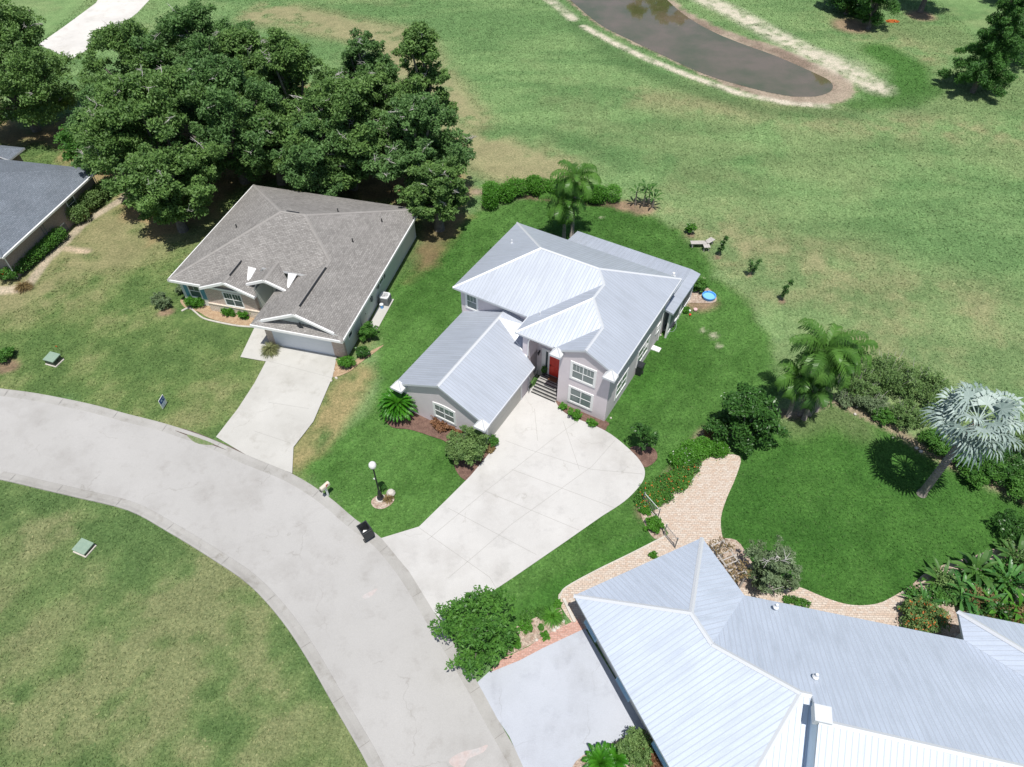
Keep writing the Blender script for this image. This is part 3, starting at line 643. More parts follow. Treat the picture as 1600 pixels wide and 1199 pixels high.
bed('mulch_bed', [(580, 785), (588, 776), (604, 774), (616, 780), (611, 789), (598, 796), (585, 794)], MUR, .05)
bed('mulch_bed', [(290, 482), (282, 470), (300, 472), (400, 490), (404, 510), (370, 508), (330, 499), (310, 488)], MUL, .05)
bed('mulch_bed', [(800, 985), (850, 960), (875, 950), (884, 978), (905, 968), (850, 997), (800, 1022), (792, 1018)], MUR, .045)
bed('mulch_bed', [(998, 790), (1012, 795), (1035, 825), (1040, 836), (1022, 842), (1005, 815)], MUR, .045)
bed('mulch_bed', [(1068, 480), (1078, 458), (1095, 445), (1118, 462), (1114, 474), (1078, 474)], MUR, .04)
bed('mulch_bed', [(516, 575), (528, 560), (545, 575), (560, 560), (598, 540), (590, 548), (560, 570), (545, 582), (520, 590)], MUL, .04)
bed('mulch_bed', [(1120, 850), (1150, 845), (1175, 880), (1200, 915), (1180, 925), (1140, 905)], MUR, .06)
bed('mulch_bed', [(1400, 960), (1440, 900), (1520, 870), (1650, 840), (1700, 980), (1500, 1010), (1420, 990)], MUR, .06)
bed('mulch_bed', [(900, 1190), (960, 1160), (1010, 1140), (1040, 1160), (1060, 1230), (900, 1240)], MUR, .09)
# concrete edging kerb of the left bed, wet stain and weeds in the gutter
mb = MB(); e = smooth(W([(284, 487), (296, 482), (305, 488), (318, 498), (340, 504), (372, 510), (401, 512)]), 4); mb.tube([(p[0], p[1], .05) for p in e], .075, 6); tag(mb.build('bed_edging', M['conc_edge']), kind='structure')
sheet('gutter_silt', smooth(W([(270, 668), (300, 674), (340, 690), (392, 712), (388, 715), (340, 699), (300, 684), (275, 674)]), 3, True), .036, noisy('gutter_silt', (.10, .075, .06), (.16, .13, .11), 3, .95, .3, 20, .3))
sheet('gutter_weeds', smooth(W([(292, 680), (312, 684), (335, 694), (325, 696), (305, 692)]), 3, True), .040, noisy('gutter_weeds', (.10, .17, .05), (.2, .22, .12), 6, .95, .6, 20, .4))
PK = noisy('red_clay_smear', (.47, .36, .33), (.45, .43, .42), .8, .95, 0, 8, .12)
sheet('clay_smear', smooth(W([(566, 932), (580, 924), (590, 920), (583, 930), (572, 936)]), 3, True), .020, PK)
sheet('clay_smear', smooth(W([(702, 1188), (720, 1176), (745, 1170), (762, 1164), (755, 1176), (732, 1186), (724, 1199), (708, 1198)]), 3, True), .020, PK)

# blades standing in the lawns: nobody could count them
NB = 330000; bx = nr.uniform(-62, 62, int(NB * 2.6)); by = 6 + 105 * nr.random(int(NB * 2.6)) ** 1.15
rx_ = (bx) / np.maximum(by * math.cos(PITCH) + CH * math.sin(PITCH), 1); keep = np.abs(rx_) < .78; bx, by = bx[keep], by[keep]
for po in (W([(245, -12), (215, 20), (180, 48), (140, 76), (112, 93), (60, 70), (100, 42), (150, 5), (160, -12), (190, -60), (290, -60)]), [tuple(p) for p in outer + inner[::-1]], dmain, dleft, dbig, pv, pond): k = ~inside([p[:2] for p in po], bx, by); bx, by = bx[k], by[k]
for O_, ang, (u0, u1, v0, v1) in ((at(945, 658), 59.5, (-12.8, .1, -6.2, 15.2)), (at(524, 557), 76, (-14.3, 1.0, .0, 16)), (at(896.5, 930.8, 2.9), 115, (.4, 7.7, -16, -.4)), (at(1164, 929, 2.9), 77.2, (-1, 18, -14, -.3))):
    a_ = R(ang - 90); du, dv = bx - O_.x, by - O_.y; u_ = du * math.cos(a_) + dv * math.sin(a_); v_ = -du * math.sin(a_) + dv * math.cos(a_); k = ~((u_ > u0) & (u_ < u1) & (v_ > v0) & (v_ < v1)); bx, by = bx[k], by[k]
gi = np.clip(((by - GY[0]) / .28).astype(int), 0, len(GY) - 1); gj = np.clip(((bx - GX[0]) / .28).astype(int), 0, len(GX) - 1); gc = G_[gi, gj]
k = (gc[:, 1] > gc[:, 0] * 1.08) & (np.array([True] * len(gc))); bx, by, gc = bx[k], by[k], gc[k]; n = len(bx); k = nr.permutation(n)[:NB]; bx, by, gc = bx[k], by[k], gc[k]; n = len(bx)
az = nr.uniform(0, 6.283, n); s_ = nr.uniform(.03, .075, n) * np.where(by > 45, 1.35, 1.0); hh = nr.uniform(.02, .055, n); b0 = np.stack([bx, by, np.full(n, .0)], 1); sd0 = np.stack([np.cos(az), np.sin(az), az * 0], 1) * s_[:, None]; tp = np.stack([nr.normal(0, .05, n), nr.normal(0, .05, n), hh], 1)
V4 = np.stack([b0 - sd0, b0 + sd0, b0 + sd0 * .6 + tp, b0 - sd0 * .6 + tp], 1)
tm = mat('grass_blades', (.1, .2, .05), .8, 0, .2); t = NT(tm); a = t.n('ShaderNodeAttribute', attribute_name='soil').outputs['Color']; vv_ = t.n('ShaderNodeAttribute', attribute_name='var').outputs['Fac']
t.l(t.mix(1, a, t.ramp(vv_, [(0, (.8, .84, .78)), (.75, (1.2, 1.18, 1.15)), (1, (1.7, 1.5, 1.55))]), 'MULTIPLY'), t.b.inputs['Base Color'])
go = quads('grass', V4, tm); ca = go.data.attributes.new('soil', 'FLOAT_COLOR', 'FACE'); ca.data.foreach_set('color', np.concatenate([gc, np.ones((n, 1))], 1).astype(np.float32).ravel())
tag(go, 'short grass growing on the lawns and the fairway', 'grass', kind='stuff')
# ================================================================= HOUSES
def wall_matrix(u, v, z, ang):
    """local x = along the wall, y = outwards; ang = rotation of the outward normal from -v"""
    return Matrix.Translation((u, v, z)) @ Matrix.Rotation(R(ang), 4, 'Z') @ Matrix.Scale(-1, 4, (0, 1, 0))
def window(parent, u, v, z, ang, w_, h_, lights=2, trim=.13, arch=0.0, tm='white', grid=0, name='window', gl='glass', shutters=None, label=None):
    Mx = wall_matrix(u, v, z, ang); mb = MB(); mb.M = Mx; x = w_ / 2
    mb.box(-x - trim, -x, 0, .05, -trim, h_ + trim); mb.box(x, x + trim, 0, .05, -trim, h_ + trim); mb.box(-x, x, 0, .05, h_, h_ + trim)
    mb.box(-x - .0, x, 0, .05, -trim, 0)
    if arch:
        n = 8; top = [(-x - trim + (2 * x + 2 * trim) * i / n, h_ + trim + .003 + arch * math.sin(math.pi * i / n)) for i in range(n + 1)]
        for a, b in zip(top[:-1], top[1:]):
            mb.face([(a[0], .05, h_ + trim), (b[0], .05, h_ + trim), (b[0], .05, b[1]), (a[0], .05, a[1])]); mb.face([(a[0], 0, a[1]), (a[0], .05, a[1]), (b[0], .05, b[1]), (b[0], 0, b[1])])
    o = mb.build(name, M[tm], parent)
    if label: o['label'] = label
    fr = MB(); fr.M = Mx
    for i in range(lights + 1): c = -x + 2 * x * i / lights; fr.box(c - .03, c + .03, .0, .035, 0, h_)
    for i in range(lights):
        a = -x + 2 * x * i / lights + .03; b = -x + 2 * x * (i + 1) / lights - .03; fr.box(a, b, 0, .032, h_ * .5 - .022, h_ * .5 + .022); fr.box(a, b, 0, .032, 0, .04); fr.box(a, b, 0, .032, h_ - .04, h_)
        if grid:
            for k in range(1, grid): c = a + (b - a) * k / grid; fr.box(c - .009, c + .009, 0, .028, h_ * .5 + .022, h_ - .04)
    fr.build('frame', M['white'], o)
    g_ = MB(); g_.M = Mx; g_.face([(-x, .012, 0), (x, .012, 0), (x, .012, h_), (-x, .012, h_)]); g_.build('pane', M[gl], o)
    if shutters:
        for sx in (-1, 1):
            s = MB(); s.M = Mx; a = sx * (x + trim + .2); s.box(a - .17, a + .17, 0, .04, -.05, h_ + .05)
            for k in range(9): zz = .05 + (h_ - .1) * k / 8; s.box(a - .14, a + .14, .04, .055, zz - .03, zz + .03)
            s.build('shutter', M[shutters], parent)
    return o
def roofset(name, parent, faces, th, mats, seams=None, caps=(), capw=.24, off=0.0):
    mb = MB(); 
    for f in faces: mb.slab(f, th, 0, 1)
    o = mb.build(name, mats, parent)
    if seams:
        rb = MB()
        for f in faces: rb.ribs(f, seams[0], seams[1], seams[2], off=off)
        rb.build('standing_seam', seams[3], o)
    if caps:
        cb = MB()
        for a, b in caps: cb.cap(a, b, capw)
        cb.build('ridge_cap', mats[2], o)
    return o
def pipe(parent, u, v, z, h=.35, r=.05, m='acw', name='vent_pipe'):
    mb = MB(); mb.tube([(u, v, z - .25), (u, v, z + h)], r, 8); mb.tube([(u, v, z - .05), (u, v, z + .04)], [r * 2.2, r * 1.2], 8); mb.build(name, M[m], parent)
def downspout(parent, pts, m='white', r=.045):
    mb = MB(); mb.tube(pts, r, 6); mb.build('downspout', M[m], parent)

# ---------- grey-lavender two storey house
HA = R(59.5 - 90); O1 = at(945, 658)
hs = thing('grey_house', 'two storey lavender stucco house with pale standing seam metal roofs and red front door', 'house', O1, HA)
T = .484
def zm(d): return 5.1 + T * d
FL, BL, BR, FR = (-13.5, 1.7, 5.1), (-13.5, 11, 5.1), (.4, 11, 5.1), (.4, -.28, 5.1)
A1, A2 = (-8.85, 6.35, zm(4.65)), (-4.25, 6.35, zm(4.65)); V1, E1, E2 = (-7.2, 1.7, 5.1), (-7.2, 0, 5.1), (-4.16, 0, 5.1)
GL, GP, GB = (-4.16, -.28, 5.1), (-1.88, -.28, zm(2.28)), (-1.88, 2.28, zm(2.28)); H1, H2 = (-3.4, 3.8, zm(3.8)), (-3.4, 5.5, zm(3.8))
mainf = [[FL, A1, BL], [BL, A1, A2, BR], [FL, V1, H2, A2, A1], [V1, E1, H1, H2], [E1, E2, GB, H1], [GL, E2, GB, GP], [FR, BR, A2, H2, H1, GB, GP]]
rm = [M['metal'], M['fascia'], M['capm']]
r = roofset('roof', hs, mainf, .16, rm, (.23, .05, .004, M['rib']), [(FL, A1), (BL, A1), (A1, A2), (BR, A2), (A2, H2), (E1, H1), (H1, H2), (H1, GB), (GB, GP)], .2)
pipe(r, -6.4, 1.9, 5.4); pipe(r, -12.0, 7.6, 5.85, .25)
mb = MB()
mb.box(-13.1, 0, 2.1, 10.6, 0, 5.02); mb.box(-3.75, 0, -.1, 2.1, 0, 5.02); mb.box(-6.72, -6.3, .12, 2.1, 0, 5.02); mb.box(-6.3, -3.75, 1.5, 2.1, 0, 5.02)
mb.box(-12.6, -6.3, -6.15, 2.1, 0, 2.62); mb.box(-6.3, -6.0, -6.15, -.3, 0, 2.62)
def gable(mb, u0, u1, v0, v1, z, zt):
    uc = (u0 + u1) / 2; a = [(u0, v0, z), (u1, v0, z), (uc, v0, zt)]; b = [(u0, v1, z), (u1, v1, z), (uc, v1, zt)]
    mb.face(a); mb.face(b[::-1]); mb.face([a[0], a[2], b[2], b[0]]); mb.face([a[1], b[1], b[2], a[2]]); mb.face([a[0], b[0], b[1], a[1]])
gable(mb, -3.75, 0, -.1, 1.9, 5.02, 5.02 + .91); gable(mb, -12.6, -6.0, -6.15, -5.9, 2.62, 2.62 + T * 3.3)
mb.build('wall', M['lav'], hs)
# garage roof
GF = [(-13.0, -6.4, 2.7), (-5.6, -6.4, 2.7), (-9.3, -6.4, 4.49)]
a_, b_ = (-9.3, 1.2, 4.49), (-6.3, .05, 3.04)
gf = [[GF[0], (-13.0, 2.09, 2.7), (-9.3, 2.09, 4.49), GF[2]], [GF[1], (-5.6, -.2, 2.7), b_, a_, GF[2]]]
rg = roofset('garage_roof', hs, gf, .16, rm, (.23, .05, .004, M['rib']), [((-9.3, 2.0, 4.49), GF[2])], .24)
mb = MB(); mb.face([a_, b_, (-6.3, 2.09, 3.9)]); mb.face([a_, (-6.3, 2.09, 3.9), (-9.3, 2.09, 4.62)]); q = MB(); q.ribs([a_, b_, (-6.3, 2.09, 3.9)], .305, .03, .028); q.build('standing_seam', M['rib'], mb.build('saddle_roof', M['metal'], rg))
mb = MB(); mb.cap(a_, b_, .14); mb.build('valley_flashing', M['white'], rg)
# little pyramid roofs on the gable corners
def cornice(parent, u0, u1, v0, v1, z, h, nm='cornice_return'):
    mb = MB(); mb.box(u0, u1, v0, v1, z - .16, z, 1); c = ((u0 + u1) / 2, v1 - .25, z + h); p = [(u0, v0, z + .003), (u1, v0, z + .003), (u1, v1, z + .003), (u0, v1, z + .003)]
    for i in range(4): mb.face([p[i], p[(i + 1) % 4], c], 0)
    o = mb.build(nm, [M['white'], M['fascia']], parent)
    q = MB()
    for i in range(2): q.cap(p[i], c, .07, .02)
    q.build('hip_trim', M['fascia'], o)
cornice(hs, -4.28, -3.44, -.66, -.1, 5.02, .6); cornice(hs, -.38, .5, -.72, -.1, 4.98, .6)
cornice(hs, -13.08, -12.15, -6.8, -6.15, 2.66, .6); cornice(hs, -6.4, -5.52, -6.8, -6.15, 2.66, .6)
# gutter boards
mb = MB(); mb.box(-7.27, -7.2, 0, 1.7, 4.95, 5.1); mb.box(-7.27, -4.3, -.07, 0, 4.95, 5.08); mb.box(-5.6, -5.53, -6.4, -.2, 2.56, 2.69); mb.box(.4, .47, -.28, 11, 4.96, 5.09); mb.build('gutter', M['fascia'], hs)
downspout(hs, [(-6.1, .0, 4.95), (-6.25, .06, 4.5), (-6.27, .06, 3.2)]); downspout(hs, [(-5.56, -6.3, 2.6), (-5.9, -6.08, 2.3), (-5.93, -6.08, .1)]); downspout(hs, [(-5.57, -.3, 2.6), (-5.93, -.3, 2.2), (-5.93, -.3, .1)], 'fascia'); downspout(hs, [(.42, 9.3, 5.0), (.08, 9.3, 4.6), (.07, 9.3, .1)])
# windows
window(hs, -1.95, -.1, 3.12, 0, 1.6, 1.35, 2, .16, grid=3); window(hs, -1.95, -.1, .72, 0, 1.6, 1.35, 2, .16)
window(hs, -12.15, 2.1, 3.35, 0, .85, 1.3, 1, .13, grid=3); window(hs, -9.15, -6.15, 1.0, 0, 1.55, 1.15, 2, .14, .12, grid=2)
window(hs, 0, 2.3, .95, 90, 1.7, 1.35, 2, .14); window(hs, 0, 6.1, .95, 90, 1.9, 1.35, 2, .14); window(hs, 0, 8.9, 1.3, 90, .5, .7, 1, .08)
# entrance: frame, red door, side light, steps, rail, lamps
ent = MB(); ent.M = wall_matrix(0, 1.5, .58, 0)
ent.box(-5.88, -5.56, 0, .08, 0, 2.25); ent.box(-5.38, -5.24, 0, .08, 0, 2.25); ent.box(-4.3, -4.14, 0, .08, 0, 2.25); ent.box(-5.88, -4.14, 0, .10, 2.253, 2.45); ent.build('door_frame', M['white'], hs)
sl = MB(); sl.M = ent.M; sl.box(-5.56, -5.38, 0, .03, 0.0, 2.25); sl.build('side_light', M['glassd'], hs)
dr = MB(); dr.M = ent.M; dr.box(-5.24, -4.3, 0, .045, 0.02, 2.25)
for x0, x1, z0, z1 in ((-5.13, -4.82, .25, 1.0), (-4.72, -4.41, .25, 1.0), (-5.13, -4.82, 1.15, 2.05), (-4.72, -4.41, 1.15, 2.05)): dr.box(x0, x1, .045, .06, z0, z1)
door = dr.build('front_door', M['red'], hs); k = MB(); k.M = ent.M; k.tube([(-5.17, .06, 1.0), (-5.17, .12, 1.02)], .03, 8); k.tube([(-5.17, .12, 1.02), (-5.06, .12, 1.02)], .013, 6); k.build('door_handle', M['dark'], door)
st = MB(); ns = MB(); nsteps = 5
for i in range(nsteps):
    v0 = -.35 + i * .21; st.box(-5.72, -3.77, v0, v0 + .208, 0, .112 * (i + 1)); ns.box(-5.73, -3.765, v0 - .012, v0 + .085, .112 * (i + 1) + .002, .112 * (i + 1) + .012)
st.box(-5.72, -3.77, .70, 1.5, 0, .561); so_ = st.build('front_steps', CG, hs); ns.build('black_nosing', M['dark'], so_)
rg_ = MB()
for i in range(4): rg_.box(-5.68, -3.82, .78 + i * .18, .86 + i * .18, .563, .572)
rg_.build('black_stripe', M['dark'], so_)
ra = MB(); ra.tube([(-5.8, -.5, 0), (-5.8, -.5, .8), (-5.8, -.42, .88), (-5.8, .6, 1.45), (-5.8, .7, 1.4), (-5.8, .7, .56)], .022, 8); ra.tube([(-5.8, -.5, .35), (-5.8, .7, .95)], .016, 6); ra.build('handrail', M['dark'], hs)
for (u_, v_, z_, s_) in ((-6.08, 1.5, 2.5, 1),):
    lm_ = MB(); lm_.box(u_ - .05, u_ + .05, v_ - .03, v_, z_ - .1, z_ + .1); lm_.tube([(u_, v_ - .03, z_ + .08), (u_, v_ - .2, z_ + .12), (u_, v_ - .2, z_ + .02)], .014, 6); lm_.lathe((u_, v_ - .2, z_), [(.03, .05), (.09, 0), (.07, -.2), (.03, -.26)], 8); lm_.build('wall_lamp', M['dark'], hs)
# garage door on the driveway side
gd = MB(); gd.M = wall_matrix(-6.0, -3.6, 0.06, 90)
gd.box(-2.2, 2.2, 0, .03, 0, 2.15)
for i in range(1, 5): gd.box(-2.2, 2.2, .03, .036, i * .43 - .012, i * .43 + .012)
gdo = gd.build('garage_door', M['garage_tan'], hs); gt = MB(); gt.M = gd.M; gt.box(-2.33, -2.2, 0, .07, 0, 2.28); gt.box(2.2, 2.33, 0, .07, 0, 2.28); gt.box(-2.2, 2.2, 0, .07, 2.153, 2.28); gt.build('door_frame', M['white'], gdo)
# low rear porch roof
PF = [[(-10.2, 11.05, 3.28), (.05, 11.05, 3.28), (.68, 15.4, 2.6), (-10.2, 15.4, 2.6)], [(.05, 11.05, 3.28), (.05, 9.7, 3.28), (.68, 9.7, 2.6), (.68, 15.4, 2.6)]]
PF[0] = [(-10.2, 10.6, 3.3), (-.6, 10.6, 3.3), (-.02, 10.6, 3.3), (.68, 15.5, 2.7), (-10.2, 15.5, 2.7)]
PF = [[(-10.2, 10.6, 3.3), (-.02, 10.6, 3.3), (-.02, 15.5, 2.72), (-10.2, 15.5, 2.72)], [(-.02, 9.62, 3.3), (.72, 9.62, 3.16), (.72, 15.5, 2.58), (-.02, 15.5, 2.72), (-.02, 10.6, 3.3)]]
pr = roofset('porch_roof', hs, [PF[0]], .14, rm, (.305, .03, .022, M['rib'])); mb = MB(); mb.face([(-.02, 9.62, 3.02), (.75, 9.62, 2.86), (.75, 15.5, 2.56), (-.02, 15.5, 2.72)]); mb.face([(-.02, 9.62, 3.02), (-.02, 9.62, 2.86), (.75, 9.62, 2.70), (.75, 9.62, 2.86)]); mb.face([(.75, 9.62, 2.70), (.75, 15.5, 2.40), (.75, 15.5, 2.56), (.75, 9.62, 2.86)]); mb.face([(-10.2, 15.5, 2.4), (.75, 15.5, 2.4), (.75, 15.5, 2.56), (-10.2, 15.5, 2.56)]); mb.build('side_strip', M['metal'], pr)
pipe(pr, -.9, 13.7, 2.95, .3, .1, 'white')
mb = MB()
for u_ in (-9.9, -7.3, -4.8, -2.3, .45): mb.box(u_ - .07, u_ + .07, 15.0, 15.14, 0, 2.55)
mb.box(.38, .52, 9.9, 10.04, 0, 2.55); mb.box(.38, .52, 12.5, 12.64, 0, 2.55); mb.box(-9.9, .45, 15.03, 15.11, .0, .35); mb.box(.41, .49, 10.04, 15.0, 0, .35); mb.build('porch_screen_frame', M['white'], hs)
mb = MB(); mb.box(-9.9, .42, 10.6, 15.0, 0, .1); mb.build('porch_floor', CD, hs)
scr = MB(); scr.box(.44, .45, 10.04, 15.0, .35, 2.5); scr.build('porch_screen', mat('insect_screen', (.16, .18, .2), .7), hs)

# ---------- left neighbour
O2 = at(524, 557); h2 = thing('shingle_house', 'single storey pale stucco house with brick front, white garage door and brown shingle hip roof', 'house', O2, R(76 - 90))
S = .41
def zs(d): return 2.7 + S * d
a0, a1, a2, a3 = (-14.65, 2.3, 2.7), (-14.65, 16.3, 2.7), (1.45, 16.3, 2.7), (1.45, -.85, 2.7)
P1, P2 = (-7.65, 9.3, zs(7)), (-5.55, 9.3, zs(7)); RG, RF = (-2.2, 5.95, zs(3.65)), (-2.2, -.5, zs(3.65))
sf = [[a0, P1, a1], [a1, P1, P2, a2], [a0, (-7.4, 2.3, 2.7), (-7.4, 4.5, zs(2.2)), (-3.65, 4.5, zs(2.2)), RG, P2, P1], [a3, a2, P2, RG, RF, (1.1, -.5, zs(.35))],
      [(-5.85, -.85, 2.7), (-5.5, -.5, zs(.35)), RF, RG, (-3.65, 4.5, zs(2.2)), (-5.85, 4.5, 2.7)],
      [(-5.85, -.85, 2.7), a3, (.7, -.1, zs(.75)), (-5.1, -.1, zs(.75))]]
rs = roofset('roof', h2, sf, .2, [M['shingle'], M['white'], M['shcap']], None, [(a0, P1), (a1, P1), (P1, P2), (a2, P2), (P2, RG), (RG, RF), (a3, (1.1, -.5, zs(.35)))], .28)
def drip(parent, pts, wd=.10):
    mb = MB()
    for a, b in zip(pts[:-1], pts[1:]):
        a, b = Vector(a), Vector(b); d = (b - a); h = Vector((d.x, d.y, 0)).normalized(); s_ = Vector((h.y, -h.x, 0)); e = s_ * .035; i = s_ * (wd - .035)
        up = Vector((0, 0, .012)); mb.face([a + e + up, b + e + up, b - i + up * 1.6, a - i + up * 1.6]); mb.face([a + e + up, a + e - Vector((0, 0, .2)), b + e - Vector((0, 0, .2)), b + e + up])
    mb.build('drip_edge', M['white'], parent)
drip(rs, [(-5.85, -.85, 2.7), a3, a2]); drip(rs, [(-5.1, -.5, zs(.72)), RF, (.7, -.5, zs(.72))], .14); drip(rs, [a1, a0, (-11.8, 2.3, 2.7)])
def dormer(parent, u0, u1, v0, v1, ze, name):
    uc = (u0 + u1) / 2; zt = ze + S * (u1 - u0) / 2; vb = v1
    fs = [[(u0, v0, ze), (uc, v0, zt), (uc, vb, zt), (u0, vb - (zt - ze) / S, ze)], [(u1, v0, ze), (uc, v0, zt), (uc, vb, zt), (u1, vb - (zt - ze) / S, ze)]]
    return roofset(name, parent, fs, .17, [M['shingle'], M['white'], M['shcap']], None, [((uc, v0, zt), (uc, vb, zt))], .26)
drip(h2, [(-11.7, 2.0, 2.72), (-9.35, 2.0, 2.72 + S * 2.35), (-7.0, 2.0, 2.72)], .13); drip(h2, [(-8.0, 2.8, 3.2), (-6.325, 2.8, 3.2 + S * 1.675), (-4.65, 2.8, 3.2)], .13)
dormer(h2, -11.7, -7.0, 2.0, 2.3 + (zs(2.35) - 2.7) / S + .02, 2.72, 'brick_gable_roof')
mb = MB(); mb.face([(-8.0, 2.8, 3.2), (-6.32, 2.8, 3.89), (-6.32, 5.2, 3.89), (-8.0, 3.52, 3.2)])
dormer(h2, -8.0, -4.65, 2.8, 2.3 + (3.2 + S * 1.675 - 2.7) / S, 3.2, 'entry_gable_roof')
for tri in ([(-8.02, 2.85, 3.0), (-8.5, 4.35, 3.60), (-7.8, 4.3, 3.58)], [(-4.63, 2.85, 3.1), (-5.1, 4.35, 3.60), (-4.4, 4.4, 3.62)]):
    mb = MB(); mb.slab([tri[0], tri[1], tri[2]], .1, 0, 0); mb.build('white_flashing', M['white'], h2)
mb = MB(); mb.box(-14.2, -7.4, 2.8, 15.8, 0, 2.6); mb.box(-7.4, -5.4, 5.0, 15.8, 0, 2.6); mb.box(-5.4, .95, .001, 15.8, 0, 2.6)
gable(mb, -5.1, .7, -.1, .1, zs(.75) - .02, zs(3.65) - .12)
gable(mb, -7.7, -4.9, 3.3, 3.4, 3.1, 3.75)
mb.build('wall', M['stucco'], h2)
mb = MB(); mb.box(-11.7, -7.4, 2.45, 2.8, .8, 2.6); 
gable(mb, -11.4, -7.4, 2.45, 2.6, 2.6, 3.42); mb.build('brick_front', M['brick'], h2)
mb = MB(); mb.box(-5.43, -4.87, -.03, 1.2, 0, 2.55); mb.build('brick_pier', M['brick'], h2); mb = MB(); mb.box(0, .96, -.03, .2, 0, 2.55); mb.build('brick_pier', M['brick'], h2)
mb = MB(); mb.box(-11.76, -7.34, 2.36, 2.8, 0, .8); mb.box(-11.8, -7.3, 2.32, 2.8, .8, .87); mb.build('stone_base', M['stone'], h2)
window(h2, -9.35, 2.45, .95, 0, 1.5, 1.3, 2, .06, grid=3, gl='glassd'); window(h2, -13.0, 2.8, .85, 0, .95, 1.3, 1, .06, grid=2, gl='glassd', shutters='teal')
window(h2, .95, 7.6, 1.3, 90, .8, .75, 1, .06, gl='glassd', shutters='acgrey'); window(h2, .95, 1.2, 1.2, 90, .6, .8, 1, .05, gl='glassd')
sdr = MB(); sdr.M = wall_matrix(.95, 3.6, .05, 90); sdr.box(-.5, .5, 0, .05, 0, 2.1); sdo = sdr.build('side_door', M['cream'], h2); k = MB(); k.M = sdr.M; k.tube([(.4, .05, 1), (.4, .1, 1)], .03, 8); k.build('door_handle', M['dark'], sdo)
gd = MB(); gd.M = wall_matrix(-2.435, .02, .08, 0); gd.box(-2.43, 2.43, 0, .03, 0, 2.2)
for i in range(1, 5): gd.box(-2.43, 2.43, .03, .034, i * .44 - .012, i * .44 + .012)
gd.build('garage_door', M['garage'], h2)
mb = MB(); mb.box(-2.5, -1.9, -.14, -.1, 3.62, 3.85); mb.build('gable_plaque', M['white'], h2)
mb = MB(); q = (-2.0, -.42, 3.02)
for dx, dz, dy in ((-.3, .04, .05), (.3, .0, -.02), (.02, .3, .1)): mb.tube([q, (q[0] + dx * .6, q[1] + dy, q[2] + dz * .8 + .05), (q[0] + dx, q[1] + dy, q[2] + dz)], [.07, .06, .015], 6)
mb.lathe(q, [(.03, -.1), (.09, -.03), (.07, .06), (.02, .12)], 8); mb.build('eagle_ornament', M['dark'], h2)
for u_, v_, L_ in ((-9.35, 2.9, 2.0), (-2.2, .4, 4.6)):
    zt = zs(2.35) if u_ < -5 else zs(3.65); mb = MB(); mb.box(u_ + .02, u_ + .14, v_, v_ + L_, zt - .06, zt + .06); mb.build('ridge_vent', M['dark'], h2)
mb = MB(); mb.box(-7.2, -6.1, 9.32, 9.44, zs(7) - .05, zs(7) + .06); mb.build('ridge_vent', M['dark'], h2)
for u_, v_ in ((-11.6, 8.4), (-3.9, 11.6), (-1.6, 8.9), (-.6, 12.6)):
    zz = min(zs(u_ + 14.65), zs(1.45 - u_), zs(v_ - 2.3), zs(16.3 - v_)); pipe(h2, u_, v_, zz, .3, .05, 'dark')
mb = MB(); mb.box(-7.4, -5.4, 3.0, 5.0, 0, .12); mb.build('entry_slab', CD2, h2)
for z_ in (1.5, 1.9): mb = MB(); mb.M = wall_matrix(.95, 5.4 + (z_ - 1.5) * 3, z_ - .3, 90); mb.box(-.14, .14, 0, .12, 0, .4); mb.build('meter_box', M['acgrey'], h2)

# ---------- big pale roofed house, bottom right
O3 = at(896.5, 930.8, 2.9); O3.z = 0; h3 = thing('pale_roof_house', 'large house with white metal roof and pale blue shutters above the grey blue driveway', 'house', O3, R(115 - 90))
K = .56
def zb(d): return 2.9 + K * d
ex, nx = Vector((.79, -.613)), Vector((.613, .79)); o2 = Vector((8.2, -3.8))
def w2(u, d, z): p = o2 + ex * u - nx * d; return (p.x, p.y, z)
c0, c1, c2 = (0, 0, 2.9), (8.2, 0, 2.9), (8.2, -3.8, 2.9); B1, B2 = (4.1, -4.1, zb(4.1)), (4.1, -5.81, zb(4.1))
Kq = w2(2.12, 5.9, zb(5.9))
U0 = 2.1; rz_ = zb(7.2)
def wp(u, d, z): return w2(u, d, z)
# front facing plane of the left piece, falling from d=5.9
def fz(d): return zb(5.9) - K * (d - 5.9)
# hip line between the west plane z=2.9+K*u and this plane: march
def hip_pt(d):
    # find u2 with west height = fz(d)
    lo, hi = -12., 3.
    for _ in range(50):
        m_ = (lo + hi) / 2; p = w2(m_, d, 0)
        if 2.9 + K * p[0] < fz(d): lo = m_
        else: hi = m_
    return w2(lo, d, fz(d))
Kp = hip_pt(5.9); HP = hip_pt(11.2)
left_front = [Kp, Kq, wp(2.3, 5.95, fz(5.95)), wp(2.3, 11.2, fz(11.2)), HP]
west = [c0, B1, B2, Kp, HP, (0, HP[1], 2.9)]
back1 = [c0, c1, B1]; east1 = [c1, c2, B2, B1]
blue = [c2, B2, Kp, Kq, wp(U0, 5.9, zb(5.9)), wp(U0, 7.2, rz_), wp(18, 7.2, rz_), wp(18, 0, 2.9)]
frontw = [wp(U0, 7.2, rz_), wp(18, 7.2, rz_), wp(18, 14, rz_ - K * 6.8), wp(U0, 14, rz_ - K * 6.8)]
bf = [west, back1, east1, blue, left_front, frontw]
rmb = [M['metal_big'], M['fascia'], M['capm']]
r3 = roofset('roof', h3, bf, .17, rmb, (.25, .055, .003, M['rib_big']), [(c0, B1), (c1, B1), (B1, B2), (B2, Kp), (Kp, HP), (Kp, Kq), (wp(U0, 7.2, rz_), wp(18, 7.2, rz_))], .25)
wg = [c for c in ((10.85, -1.55), (16, -1.55))]
